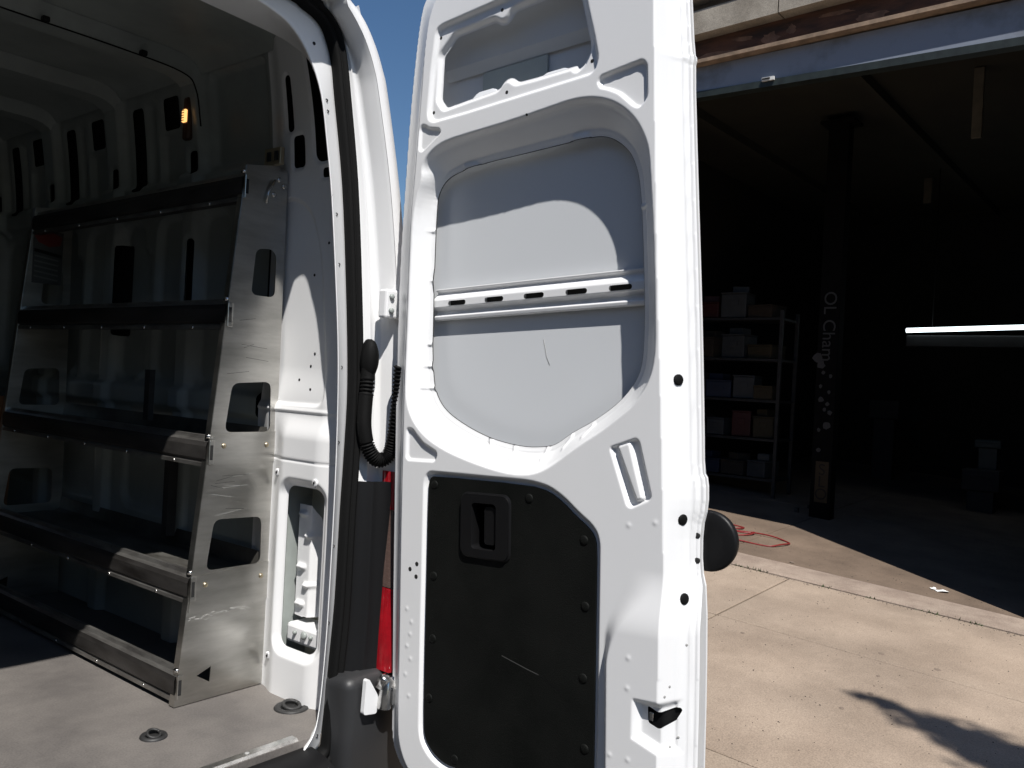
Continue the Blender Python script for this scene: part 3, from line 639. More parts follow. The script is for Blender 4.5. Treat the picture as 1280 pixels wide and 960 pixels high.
# black jamb cover behind the tail light, tail light, bumper
cov = [rail(SO, 1.672, -.016), rail(SO, 1.660, -.004)] + [rail(mix(SO, JO, t), y, 0) for t, y in ((.12, 1.640), (.3, 1.640), (.34, 1.632), (.5, 1.630), (.95, 1.618), (1.0, 1.60))]
ii = [i for i, (x, z) in enumerate(SO) if -.80 < z < -.27]
cv = loft('jamb_cover', [[r[i] for i in ii] for r in cov], 'black_plastic', van)
def tl_poly(z0, z1, x0b, x0t): return [(x0b, z0), (1.645, z0), (1.655, z1), (x0t, z1)]
tl = None
for nm, z0, z1, xa, xb, m in (('red', -.752, -.545, 1.527, 1.543, 'red_lens'), ('clear', -.543, -.345, 1.543, 1.550, 'clear_lens'), ('top', -.343, -.245, 1.550, 1.553, 'red_lens')):
    nz = 8; nx = 8; V = []
    for i in range(nz + 1):
        t = i / nz; z = z0 + (z1 - z0) * t; x0 = xa + (xb - xa) * t
        for j in range(nx + 1):
            s = j / nx; x = x0 + (1.66 - x0) * s; V.append((x, ry(z, 1.592 - .035 * math.sin(s * 1.9 + .5) + .10 * s ** 4), z))
    F = [(i * (nx + 1) + j, i * (nx + 1) + j + 1, (i + 1) * (nx + 1) + j + 1, (i + 1) * (nx + 1) + j) for i in range(nz) for j in range(nx)]
    k = len(V); V += [(x, y + .06, z) for x, y, z in V[:: nx + 1]]                      # inner side return
    F += [(i * (nx + 1), (i + 1) * (nx + 1), k + i + 1, k + i) for i in range(nz)]
    if tl is None: tl = obj('tail_light', V, F, m, van, True)
    else: obj('lens_section', V, F, m, tl, True)
bm = bmesh.new(); box_bm(bm, (1.545, 1.655, -1.0), (.27, .11, .50), .03, seg=4)
bump = bm_obj('bumper', bm, 'bumper_grey', van, True)
bm = bmesh.new(); box_bm(bm, (XC, 1.60, -1.13), (1.55, .22, .22), .03, seg=3); bm_obj('bumper_step', bm, 'bumper_grey', van, True)
bm = bmesh.new(); box_bm(bm, (-.145, 1.655, -1.0), (.27, .11, .50), .03, seg=4); bm_obj('bumper', bm, 'bumper_grey', van, True)
# wheels
def wheel(x, y):
    t = lathe('wheel', [(.19, -.11), (.30, -.11), (.322, -.08), (.326, 0), (.322, .08), (.30, .11), (.19, .11)], (1, 0, 0), (x, y, -1.375 + .062 * (y - 1.6)), 'tyre', van, n=36)
    lathe('rim', [(.02, -.10), (.17, -.09), (.195, -.112), (.2, -.10), (.2, .10), (.195, .112), (.17, .09), (.02, .10)], (1, 0, 0), (x, y, -1.375 + .062 * (y - 1.6)), 'box_grey', t, n=24)
wheel(1.50, 3.0); wheel(-.10, 3.0)

# hinges
def hinge(z, s, m1, m2, x=1.565):
    y = ry(z, 1.605); h = box('door_hinge', (x - .03 * s, y - .01, z), (.055 * s, .03, .075 * s), m1, van, bev=.006)
    lathe('knuckle', [(.011 * s, -.035 * s), (.011 * s, .035 * s), (.007 * s, .04 * s)], (0, 0, 1), (x + .0, y - .035, z), m2, h, n=16)
    box('door_leaf', (x + .002, y - .062, z), (.012, .05, .065 * s), m1, h, bev=.003)
    for dz in (-.018, .018): lathe('hinge_bolt', [(.008 * s, 0), (.008 * s, .005), (.005 * s, .007)], (0, -1, 0), (x - .04 * s, y - .025, z + dz * s), m2, h, n=6)
    return h
hinge(.19, 1.0, 'white_paint', 'white_shaded', 1.562)
hl = plate('door_hinge', rpoly([(1.448, -.838), (1.492, -.845), (1.494, -.80), (1.462, -.752), (1.452, -.752)], .008), [], lambda a, b, d: (a, 1.580 + d, b), .012, 'white_paint', van)
lathe('knuckle', [(.017, -.04), (.019, -.035), (.019, .03), (.013, .04)], (.1, 0, 1), (1.512, 1.572, -.795), 'bright_steel', hl, n=16)
box('hinge_arm', (1.535, 1.56, -.80), (.05, .03, .05), 'bright_steel', hl, bev=.008)
lathe('hinge_bolt', [(.014, -.02), (.014, .012), (.009, .016)], (0, -.6, .8), (1.497, 1.567, -.76), 'bright_steel', hl, n=6)
lathe('hinge_bush', [(.012, -.01), (.012, .01)], (0, 0, 1), (1.535, 1.56, -.765), 'box_blue', hl, n=12)
# corrugated cable boot from jamb to door
bp = resample([(1.499, 1.690, .055), (1.496, 1.683, -.009), (1.489, 1.680, -.072), (1.486, 1.675, -.134), (1.498, 1.668, -.187), (1.522, 1.658, -.216), (1.547, 1.645, -.203), (1.551, 1.632, -.160), (1.545, 1.618, -.1), (1.537, 1.606, -.036), (1.53, 1.596, .03)], 30)
rads = []
for i in range(len(bp)):
    z = bp[i][2]; t = i / len(bp)
    cor = t > .36 or (.10 < t < .16)
    rads.append(.0175 * (1 + (.16 * math.sin(i * 1.35) if cor else .08)) if t > .09 else .0185)
boot = tube('cable_boot', bp, rads, 'black_rubber', van, n=14)
V, F = lathe_geo([(.006, .0), (.018, .004), (.024, .012), (.026, .02), (.026, .034)], (0, 1, 0), (0, 0, 0), 20)
V = [(x * .85 + 1.499, y + 1.660, z * 2.0 + .045) for x, y, z in V]; obj('grommet', V, F, 'black_rubber', boot, True)

# ================================================================== REAR DOOR
DO = np.array([1.5, 1.56, -.9]); DU = np.array([.016, -.9985, .053]); DV = np.array([-.001, .053, .9986]); DN = np.array([1.0, .016, 0.])
def dfr(U, V, W): return DO + np.multiply.outer(U, DU) + np.multiply.outer(V, DV) + np.multiply.outer(W, DN)
def dp(u, v, w): return tuple(DO + u * DU + v * DV + w * DN)
FACE = [(.12, -.085), (.076, -.052), (.052, -.005), (.047, .046), (.049, .229), (.049, .555), (.053, .812), (.054, .904), (.060, 1.06), (.064, 1.184), (.068, 1.305), (.078, 1.384), (.092, 1.535), (.104, 1.66), (.118, 1.78), (.14, 1.83), (.18, 1.868), (.24, 1.885), (.70, 1.89), (.738, 1.875), (.748, 1.83), (.751, 1.70), (.757, 1.327), (.765, 1.036), (.774, .781), (.778, .607), (.781, .451), (.779, .28), (.777, .125), (.775, -.05), (.755, -.082)]
OUT = [(.11, -.105), (.05, -.082), (.024, -.058), (.004, -.02), (-.001, .025), (-.003, .548), (-.003, .812), (-.001, .988), (.004, 1.186), (.02, 1.40), (.033, 1.576), (.05, 1.72), (.064, 1.81), (.078, 1.855), (.11, 1.89), (.16, 1.918), (.25, 1.93), (.72, 1.93), (.772, 1.918), (.786, 1.87), (.790, 1.70), (.792, 1.66), (.797, 1.565), (.803, 1.552), (.798, 1.535), (.804, 1.34), (.811, 1.15), (.817, .976), (.821, .79), (.822, .70), (.831, .684), (.831, .63), (.819, .585), (.818, .505), (.829, .46), (.828, .269), (.824, .11), (.82, -.08), (.80, -.105)]
WO = [(.144, 1.751), (.130, 1.66), (.119, 1.557), (.124, 1.535), (.142, 1.525), (.25, 1.526), (.6, 1.537), (.614, 1.546), (.622, 1.57), (.612, 1.62), (.597, 1.68), (.582, 1.75), (.57, 1.782), (.55, 1.79), (.35, 1.778), (.167, 1.768), (.15, 1.762)]
WI = [(.201, 1.731), (.158, 1.695), (.152, 1.587), (.169, 1.564), (.25, 1.569), (.335, 1.574), (.348, 1.588), (.362, 1.593), (.376, 1.590), (.392, 1.577), (.45, 1.576), (.552, 1.577), (.556, 1.567), (.571, 1.574), (.587, 1.602), (.585, 1.62), (.562, 1.72), (.545, 1.752), (.39, 1.744), (.378, 1.740), (.367, 1.727), (.355, 1.721), (.340, 1.722), (.321, 1.735)]
PA = [(.102, 1.531), (.116, 1.528), (.13, 1.518), (.164, 1.510), (.17, 1.496), (.105, 1.458), (.092, 1.467), (.094, 1.52)]
PB = [(.624, 1.532), (.67, 1.537), (.726, 1.543), (.738, 1.528), (.739, 1.458), (.719, 1.440), (.704, 1.447), (.668, 1.482), (.64, 1.497), (.622, 1.503), (.615, 1.52)]
PC = [(.064, .776), (.085, .776), (.123, .741), (.168, .721), (.171, .709), (.164, .693), (.073, .693), (.063, .701)]
PD = [(.652, .747), (.715, .768), (.724, .760), (.752, .650), (.747, .642), (.705, .623), (.694, .629)]
PM = [(.672, .748), (.700, .757), (.731, .645), (.717, .640)]
RIM = [(.107, 1.395), (.104, 1.424), (.118, 1.447), (.144, 1.464), (.181, 1.476), (.268, 1.48), (.366, 1.483), (.5, 1.493), (.548, 1.497), (.598, 1.493), (.644, 1.478), (.681, 1.454), (.713, 1.42), (.734, 1.379), (.743, 1.347), (.747, 1.29), (.753, 1.198), (.757, 1.09), (.759, .991), (.759, .946), (.754, .908), (.744, .879), (.729, .855), (.709, .832), (.68, .811), (.635, .779), (.573, .744), (.509, .7), (.465, .68), (.413, .675), (.352, .682), (.266, .701), (.186, .725), (.123, .756), (.083, .795), (.064, .835), (.060, .879), (.064, .97), (.068, 1.059), (.072, 1.184), (.078, 1.304), (.092, 1.36)]
INN = [(.109, 1.32), (.115, 1.364), (.14, 1.395), (.181, 1.409), (.27, 1.418), (.353, 1.419), (.455, 1.421), (.546, 1.423), (.589, 1.422), (.621, 1.413), (.652, 1.391), (.676, 1.362), (.695, 1.302), (.703, 1.131), (.706, 1.013), (.702, .921), (.683, .877), (.641, .835), (.578, .796), (.529, .774), (.483, .744), (.452, .738), (.392, .736), (.31, .749), (.244, .77), (.175, .802), (.137, .83), (.113, .868), (.106, .906), (.101, .968), (.102, 1.031), (.103, 1.158)]
BD = [(.133, .64), (.138, .66), (.15, .666), (.448, .661), (.50, .652), (.54, .630), (.572, .604), (.605, .582), (.62, .566), (.626, .545), (.6255, .446), (.6225, .084), (.62, -.02), (.60, -.03), (.22, -.024), (.188, -.019), (.158, -.005), (.134, .020), (.127, .048), (.128, .243), (.130, .378)]
sc = lambda P, it=2: smooth_closed(P, it)
rp_ = lambda P, r: np.array(rpoly(P, r, 4))
FACE_, OUT_, WO_, WI_, PA_, PB_, PC_, PD_, PM_, RIM_, INN_, BD_ = sc(FACE), smooth_closed(OUT, 1), rp_(WO, .012), rp_(WI, .007), rp_(PA, .010), rp_(PB, .010), rp_(PC, .009), rp_(PD, .007), rp_(PM, .004), sc(RIM), sc(INN), rp_(BD, .02)
LP = np.array([(.722, .176), (.80, .150), (.80, .252), (.724, .250)])
SKIN = .078
LATCH_ = np.array(rpoly([(.747, .240), (.770, .231), (.798, .240), (.804, .234), (.795, .214), (.772, .199), (.748, .207)], .005, 3))
def door_w(U, V):
    w = np.zeros_like(U)
    dF = sdf(FACE_, U, V, .15)
    # pressings in the flat face
    w += .011 * sst(-sdf(WO_, U, V), .0, .011)
    for P, dpt in ((PA_, .007), (PB_, .009), (PC_, .007)): w += dpt * sst(-sdf(P, U, V), 0, .0065)
    w += .010 * sst(-sdf(PD_, U, V), 0, .0065) - .010 * sst(-sdf(PM_, U, V), -.004, .0025)
    w += .012 * sst(.014 - sdf(WI_, U, V), .0, .012)
    w += .011 * sst(-sdf(BD_, U, V), -.007, .001)
    # main recess: wide bevel, then a ledge, then the opening onto the outer skin
    r = sdf(RIM_, U, V, .2); q = sdf(INN_, U, V, .2); a = np.clip(-r, 0, None); b = np.clip(q, 0, None); t = np.where(r < 0, a / (a + b + 1e-6), 0)
    w += np.where(r < 0, .017 * sst(t, -.04, .24) - .017 * sst(0., -.04, .24) + .032 * np.clip((t - .20) / .58, 0, 1) ** 1.1 + .004 * sst(t, .80, 1), 0)
    for (cu, cv, an) in ((.118, 1.145, 0), (.112, .985, 0), (.108, .93, 0), (.105, .875, 0), (.115, 1.27, 0), (.46, .728, 75), (.52, .752, 60), (.575, .778, 55), (.30, .741, 110), (.37, .726, 95), (.695, 1.25, 0)):
        ca, sa = math.cos(math.radians(an)), math.sin(math.radians(an)); du, dv = U - cu, V - cv; x = du * ca + dv * sa; y = -du * sa + dv * ca
        w -= .005 * np.exp(-(y / .004) ** 2) * sst(-np.abs(x), -.024, -.014) * (r < 0)
    for (cu, cv, an) in ((.225, 1.408, 5), (.545, 1.418, 3)):       # clips over the upper edge
        w -= .006 * np.exp(-((U - cu) / .022) ** 6) * np.exp(-((V - cv - .004) / .010) ** 4)
    # raised lower boss beside the latch
    ul = .644 + .05 * sst(V, .36, .50); rw = .018 + .05 * sst(V, .30, .46)
    w -= .020 * sst(U, ul, ul + rw) * sst(-V, -.505, -.375) * sst(V, -.06, -.01)
    w += .018 * sst(-sdf(LP, U, V, .05), -.004, .012)
    # small weld dimples
    for (cu, cv) in ((.076, .33), (.092, .30), (.088, .27), (.078, .24), (.090, .21), (.074, .17), (.086, .12), (.70, .59), (.76, .60), (.712, .33), (.71, .27), (.712, .13), (.735, .10), (.67, .13)): w -= .0012 * np.exp(-((U - cu) ** 2 + (V - cv) ** 2) / .0045 ** 2)
    # edge: left/top/bottom roll off gently; the free edge steps down to the hem
    dO = -sdf(OUT_, U, V, .15); dO = np.clip(dO, 0, None); f = np.clip(dF, 0, None); t = np.where(dF > 0, f / (f + dO + 1e-6), 0)
    rt = sst(U, .45, .72)
    left = .030 * sst(t, -.4, .9) - .030 * sst(0., -.4, .9) + .034 * sst(t, .92, 1.0) + .002
    tt = t
    right = .074 * sst(tt, -.25, .70) - .074 * sst(0., -.25, .70) + .012 * sst(tt, .74, .80) - .004 * np.exp(-((tt - .38) / .05) ** 2) + .002 + .004 * sst(tt, .95, 1.0)
    w += np.where(dF > 0, left * (1 - rt) + right * rt, 0)
    w += .0035 * np.exp(-((dF - .001) / .0022) ** 2) * (1 - rt) * sst(-V, -1.70, -1.60)      # sealant groove at the hinge-side seam
    w += .0015 * np.sin(V * 9) * np.exp(-((U - .42) / .3) ** 2) * 0
    # notches in the hem
    return w
st = .0026
us = np.arange(-.006, .836, st); vsd = np.arange(-.108, 1.934, st)
door = sheet('rear_door', us, vsd, door_w, [(OUT_, 'in'), (WI_, 'out'), (INN_, 'out'), (np.array(rrect(.272, .494, .372, .615, .01)), 'out'), (LATCH_, 'out')], dfr, 'white_paint', van)
props(door, 'open rear door showing its white pressed inner panel')
def dw(u, v): return float(door_w(np.array([[u]]), np.array([[v]]))[0, 0])
# outer skin
osk = sheet('outer_skin', np.arange(-.006, .836, .02), np.arange(-.108, 1.934, .02), lambda U, V: SKIN + .012 * np.maximum(sst(U, .70, .80), sst(V, 1.44, 1.50)) + .004 * sst(-U, -.1, 0) * (V < 1.44), [(smooth_closed([(u, v) for u, v in OUT], 1), 'in')], dfr, 'skin_white', door)
V, F = plate_geo([tuple(p) for p in sc(OUT, 1)], [], lambda a, b, d: dp(a, b, .088 + d), .006)
obj('outer_panel', V, F, 'white_paint', door)
# structure seen through the upper opening: slanted stiffener and pale damping pad
obj('upper_stiffener', [dp(.12, 1.655, .081), dp(.62, 1.655, .081), dp(.62, 1.68, .068), dp(.12, 1.68, .068), dp(.62, 1.80, .052), dp(.12, 1.80, .052)], [(0, 1, 2, 3), (3, 2, 4, 5)], 'skin_white', door)
obj('damping_pad', [dp(.235, 1.565, .0785), dp(.43, 1.565, .0785), dp(.43, 1.652, .0785), dp(.235, 1.652, .0785), dp(.235, 1.565, .083), dp(.43, 1.565, .083), dp(.43, 1.652, .083), dp(.235, 1.652, .083)], [(0, 1, 2, 3), (0, 4, 5, 1), (1, 5, 6, 2), (2, 6, 7, 3), (3, 7, 4, 0)], 'pad_grey', door)
for u0, u1 in ((.22, .325), (.42, .535)):
    n = 10; V = []
    for i in range(n + 1):
        t = i / n; u = u0 + (u1 - u0) * t; h = .02 * min(1, 4 * t, 4 * (1 - t)); V += [dp(u, 1.565, .034), dp(u, 1.572 + h, .046)]
    obj('flange_tab', V, [(2 * i, 2 * i + 2, 2 * i + 3, 2 * i + 1) for i in range(n)], 'skin_white', door, True)
# dark tube putting in the gap's shade where the inner frame meets the outer skin
tube('gap_shade', [dp(u, v, dw(u, v) + .0015) for u, v in np.vstack([INN_, INN_[:1]])], .0013, 'steel_dark', door, n=6)
# cargo rail across the recess
RV0 = 1.045
prof = [(0.0, .006), (.004, .016), (.012, .018), (.017, .010), (.022, .004), (.034, .004), (.038, .016), (.044, .021), (.066, .021), (.070, .019), (.084, .004), (.088, .003), (.092, .012), (.0955, .013), (.097, .006)]
prof = [(0.0, .003), (.0015, .014), (.010, .016), (.016, .006), (.024, .004), (.029, .013), (.032, .020), (.050, .020), (.054, .018), (.066, .004), (.071, .003), (.0755, .011), (.080, .011), (.081, .003)]
pv = np.array(prof)
def rail_w(U, V): return SKIN - .002 - np.interp(V - RV0, pv[:, 0], pv[:, 1]) 
slotp = [rrect(u0 + .002, 1.0795, u0 + .059, 1.0915, .0058) for u0 in (.147, .265, .383, .500, .613)]
rl = sheet('cargo_rail', np.arange(.100, .709, .003), np.arange(RV0, RV0 + .0815, .0015), rail_w, [(np.array(s), 'out') for s in slotp], dfr, 'white_paint', door)
for s in slotp: 
    V, F = plate_geo(rrect(min(p[0] for p in s) - .004, 1.074, max(p[0] for p in s) + .004, 1.097, .006), [], lambda a, b, d: dp(a, b, SKIN - .008 + d), .001); obj('slot_back', V, F, 'dark_hole', rl)
# dent crease on the lower skin
tube('dent_crease', [dp(.427, .985, SKIN - .0), dp(.432, .965, SKIN - .0002), dp(.436, .945, SKIN - .0002), dp(.445, .925, SKIN)], .0007, 'scratch_grey', door, n=6)
# black trim board with rivets and pull handle
hw = [(.284, .501), (.354, .503), (.354, .604), (.284, .604)]
bp_in = [tuple(p) for p in sc([(u * 1.0 + (.006 if u < .3 else -.006), v + (.006 if v < .3 else -.006)) for u, v in BD], 1)]
board = plate('trim_board', bp_in, [rrect(.275, .497, .37, .612, .012)], lambda a, b, d: dp(a, b, .0045 + d), .005, 'black_board', door)
riv = None
for u, v in ((.16, .639), (.445, .626), (.161, .42), (.59, .548), (.594, .41), (.151, .127), (.235, .003), (.595, .115), (.40, .005), (.16, .27), (.59, .26)):
    p = dp(u, v, .0045)
    if riv is None: riv = lathe('rivet', [(.0105, 0), (.0105, .001), (.008, .0022), (.003, .0026)], tuple(-DN), (0, 0, 0), 'black_board', board, n=18, loc=p)
    else: share('rivet', riv, p, board)
V, F = plate_geo(rrect(.251, .482, .393, .626, .02), [rrect(.283, .500, .356, .606, .010)], lambda a, b, d: dp(a, b, -.0035 + d), .008); hd_ = obj('pull_handle', V, F, 'black_plastic', board)
fr_out = rrect(.251, .482, .393, .626, .02); fr_in = rrect(.257, .488, .387, .620, .016)
obj('handle_bevel', [dp(a, b, -.0036) for a, b in fr_in] + [dp(a, b, .002) for a, b in rrect(.247, .478, .397, .630, .022)], [(i, (i + 1) % 24, 24 + (i + 1) % 24, 24 + i) for i in range(24)], 'black_plastic', board, True)
hi = rrect(.283, .500, .356, .606, .010)
obj('handle_cup', [dp(a, b, -.003) for a, b in hi] + [dp(a * .86 + .3195 * .14, b * .9 + .553 * .1, .045) for a, b in hi], [(i, (i + 1) % 24, 24 + (i + 1) % 24, 24 + i) for i in range(24)] + [tuple(range(47, 23, -1))], 'black_plastic', board, True)
V, F = plate_geo(rrect(.318, .512, .350, .598, .008), [], lambda a, b, d: dp(a, b, .003 + d), .012); obj('handle_grip', V, F, 'black_plastic', board)
# long scratch on the board
for (a, b) in (((.30, .300), (.335, .292)), ((.372, .268), (.44, .252)), ((.44, .252), (.475, .245)), ((.475, .245), (.54, .218))):
    w = .0009; obj('scratch', [dp(a[0], a[1] - w, .0042), dp(b[0], b[1] - w, .0042), dp(b[0], b[1] + w, .0042), dp(a[0], a[1] + w, .0042)], [(0, 1, 2, 3)], 'scratch_dim' if a[0] > .34 and a[0] < .46 else 'black_plastic', board)
# plugs and holes
def dnorm(u, v):
    e = .003; gu = (dw(u + e, v) - dw(u - e, v)) / (2 * e); gv = (dw(u, v + e) - dw(u, v - e)) / (2 * e); n = Vector(-DN + gu * DU + gv * DV); n.normalize(); return n
def plug(u, v, r, name, m, parent=door, h=.002):
    nrm = dnorm(u, v); p = Vector(dp(u, v, dw(u, v))); return lathe(name, [(r, -.003), (r, h * .5), (r * .75, h)], tuple(nrm), tuple(p), m, parent, n=14)
for u, v in ((.789, .885), (.797, .605), (.802, .449)):
    plug(u, v, .0115, 'rubber_plug', 'black_rubber', h=.0035); 
for u, v in ((.108, .443), (.085, .428), (.106, .412)): plug(u, v, .0055, 'drilled_hole', 'dark_hole', h=.0006)
for u, v in ((.155, 1.738), (.348, 1.754), (.134, 1.556), (.364, 1.556), (.597, 1.572)): plug(u, v, .0042, 'screw_hole', 'dark_hole', h=.0006)
for u, v in ((.785, .265), (.79, .283), (.786, .163), (.809, .36), (.797, .18)): plug(u, v, .0028, 'screw_hole', 'scratch_grey', h=.0008)
for u, v in ((.814, .572), (.814, .522)): plug(u, v, .006, 'hem_hole', 'dark_hole', h=.001)
plug(.43, 1.487, .003, 'screw_hole', 'dark_hole', h=.0006)
# latch
lt = sheet('door_latch', np.arange(.735, .816, .004), np.arange(.190, .250, .004), lambda U, V: door_w(U, V) + .010, [], dfr, 'black_plastic', door)
box('latch_pawl', dp(.752, .218, dw(.752, .218) + .006), (.006, .010, .018), 'bright_steel', lt, bev=.002)
# round black cap on the outside
cap = lathe('round_cap', [(.03, 0), (.057, .0), (.0615, .003), (.0625, .009), (.060, .020), (.05, .030), (.03, .036)], tuple(DN), dp(.826, .560, .096), 'black_plastic', door, n=40)
# ================================================================== SHELVING UNIT
sh = thing('shelving_unit', 'aluminium shelving unit with slotted end panels bolted along the van wall', 'shelving', (1.40, 2.75, -.9))
def fx(z): return 1.227 + (z + .898) * (1.362 - 1.227) / 1.469
def bx_(z): return 1.5135 - .0165 * (z + .9) / 1.486
def end_panel(y, first):
    outer = [(fx(-.898), -.8975), (bx_(-.898), -.8975), (bx_(.4), .4), (1.497, .575), (1.465, .585), (1.40, .572), (fx(.571), .565)]
    holes = [rpoly([(1.396, .21), (1.474, .21), (1.472, .33), (1.455, .346), (1.405, .340)], .02), rpoly([(1.335, -.173), (1.482, -.173), (1.476, -.03), (1.352, -.038)], .022), rpoly([(1.300, -.547), (1.472, -.547), (1.468, -.414), (1.318, -.41)], .022), [(1.289, -.828), (1.331, -.811), (1.329, -.853)]]
    p = plate('end_panel', outer, holes, lambda a, b, d: (a, y + d, b), .003, 'aluminium', sh)
    V, F = plate_geo([(fx(-.898), -.897), (fx(-.898) + .003, -.897), (fx(.565) + .003, .565), (fx(.565), .565)], [], lambda a, b, d: (a, y + .003 + d, b), .022); obj('edge_flange', V, F, 'aluminium', p)
    if first:
        for z0, z1 in ((-.262, -.172), (-.655, -.546)):
            V, F = plate_geo(rpoly([(fx(z0) + .004, z0), (bx_(z0) - .002, z0 + .004), (bx_(z1) - .003, z1 + .002), (fx(z1) + .004, z1 - .012)], .008), [], lambda a, b, d: (a, y - .0032 + d, b), .0028); obj('splice_plate', V, F, 'aluminium', p)
            for a in (fx(z1) + .04, bx_(z1) - .035): lathe('rivet', [(.0075, 0), (.006, .003), (.002, .004)], (0, -1, 0), (a, y - .0032, z1 - .038), 'brass_bolt', p, n=12)
        # scuffs: bright scraped line below the lower splice
        for k in range(26):
            t = k / 25; a = fx(-.67) + .012 + t * .19 + random.uniform(-.004, .004); z = -.672 + t * .008 + random.gauss(0, .004); L = random.uniform(.006, .02); an = random.uniform(-.5, .5)
            w = random.uniform(.0004, .0014); V = [(a - L * math.cos(an) / 2, y - .0006, z - L * math.sin(an) / 2 - w), (a + L * math.cos(an) / 2, y - .0006, z + L * math.sin(an) / 2 - w), (a + L * math.cos(an) / 2, y - .0006, z + L * math.sin(an) / 2 + w), (a - L * math.cos(an) / 2, y - .0006, z - L * math.sin(an) / 2 + w)]
            obj('scuff', V, [(0, 1, 2, 3)], 'scuff_pale', p)
        for k in range(16):
            z = random.choice([random.uniform(-.02, .16), random.uniform(-.40, -.27)]); a0 = fx(z) + random.uniform(.02, .08); L = random.uniform(.03, .09); s = random.uniform(-.012, .012); w = .00045
            obj('scuff', [(a0, y - .0005, z - w), (a0 + L, y - .0005, z + s - w), (a0 + L, y - .0005, z + s + w), (a0, y - .0005, z + w)], [(0, 1, 2, 3)], random.choice(['scratch_grey', 'steel_dark', 'aluminium_dirty']), p)
        for (a, z) in ((1.452, .50), (1.468, .545), (1.485, .53)): lathe('bolt', [(.008, 0), (.008, .004), (.004, .006)], (0, -1, 0), (a, y, z), 'bright_steel', p, n=8)
        tube('brace_rod', [(1.425, y - .008, .47), (1.43, y - .008, .50), (1.45, y - .008, .54)], .004, 'bright_steel', p, n=6)
    return p
end_panel(2.07, True); pb = end_panel(3.42, False)
def shelf(z, first=False):
    x0 = fx(z) - .004; d = bx_(z) - .004; y0, y1 = 2.074, 3.419
    # rail: C-section extrusion along the front; tray behind
    pr = [(x0 + .028, z - .004), (x0 + .024, z + .010), (x0 + .014, z + .010), (x0 + .010, z), (x0, z - .006), (x0 - .004, z - .018), (x0 - .004, z - .052), (x0 + .002, z - .060), (x0 - .002, z - .064), (x0 - .002, z - .074), (x0 + .024, z - .074)]
    V = [(a, y, b) for y in (y0, y1) for a, b in pr]; n = len(pr)
    r = obj('shelf_rail', V, [(i, i + 1, n + i + 1, n + i) for i in range(n - 1)], ['aluminium_dirty', 'rail_lip_lit'], sh)
    for i, f in enumerate(r.data.polygons): f.material_index = 1 if (i < 4 or i in (7, 8)) else 0  # lip faces coloured lighter than the front to paint in sunlight
    box('rail_end', (x0 + .008, y0 - .006, z - .034), (.016, .010, .066), 'aluminium', r, bev=.002); box('rail_slot', (x0 + .006, y0 - .0115, z - .034), (.008, .003, .04), 'dark_hole', r)
    lathe('hex_bolt', [(.009, 0), (.009, .008), (.006, .010)], (0, 0, 1), (x0 + .006, y0 + .006, z + .004), 'bright_steel', r, n=6)
    for k in range(5): lathe('rivet', [(.006, 0), (.004, .003)], (-1, 0, 0), (x0 - .001, y0 + .16 + k * .27, z - .069), 'bright_steel', r, n=8)
    if not first:
        t = [(x0 + .026, z - .012), (x0 + .05, z - .020), (d - .02, z - .020), (d - .004, z - .014), (d, z + .03)]
        V = [(a, y, b) for y in (y0, y1) for a, b in t] + [(a, y, b - .003) for y in (y0, y1) for a, b in t]; m = len(t)
        F = [(i, i + 1, m + i + 1, m + i) for i in range(m - 1)] + [(2 * m + i, 3 * m + i, 3 * m + i + 1, 2 * m + i + 1) for i in range(m - 1)]
        obj('shelf_tray', V, F, 'tray_metal', sh)
for i, z in enumerate((-.812, -.556, -.193, .182, .538)): shelf(z, i == 0)
box('divider', (1.40, 2.60, -.095), (.018, .03, .16), 'steel_dark', sh)
box('divider_post', (1.46, 2.55, -.38), (.03, .03, .32), 'steel_dark', sh)
# label on the far end panel: red emblem, black bar, lines of small print
def yq(name, a0, z0, a1, z1, m, poly=None):
    P = poly or [(a0, z0), (a1, z0), (a1, z1), (a0, z1)]
    plate(name, P, [], lambda a, b, d: (a, 3.4185 - d, b), .0006, m, pb)
yq('label_sheet', 1.358, .285, 1.465, .485, 'box_grey')
plate('label_emblem', [(1.362, .46), (1.372, .478), (1.42, .482), (1.46, .468), (1.455, .435), (1.415, .425), (1.375, .44)], [], lambda a, b, d: (a, 3.4172 - d, b), .0006, 'sticker_red', pb)
plate('label_bar', [(1.362, .402), (1.46, .388), (1.46, .40), (1.362, .414)], [], lambda a, b, d: (a, 3.4172 - d, b), .0006, 'black_board', pb)
for k in range(5): plate('label_line', [(1.364, .384 - k * .019), (1.45, .374 - k * .019), (1.45, .380 - k * .019), (1.364, .390 - k * .019)], [], lambda a, b, d: (a, 3.4172 - d, b), .0006, 'sticker_grey', pb)
# plywood sheet standing beyond the shelving
bm = bmesh.new(); box_bm(bm, (0, 0, 0), (.30, .018, .75), .002, rot=Matrix.Rotation(math.radians(6), 3, 'X'))
props(bm_obj('plywood_sheet', bm, 'plywood', None, False, (1.28, 3.72, -.525)), 'reddish brown plywood sheet standing behind the far shelving panel', 'plywood')

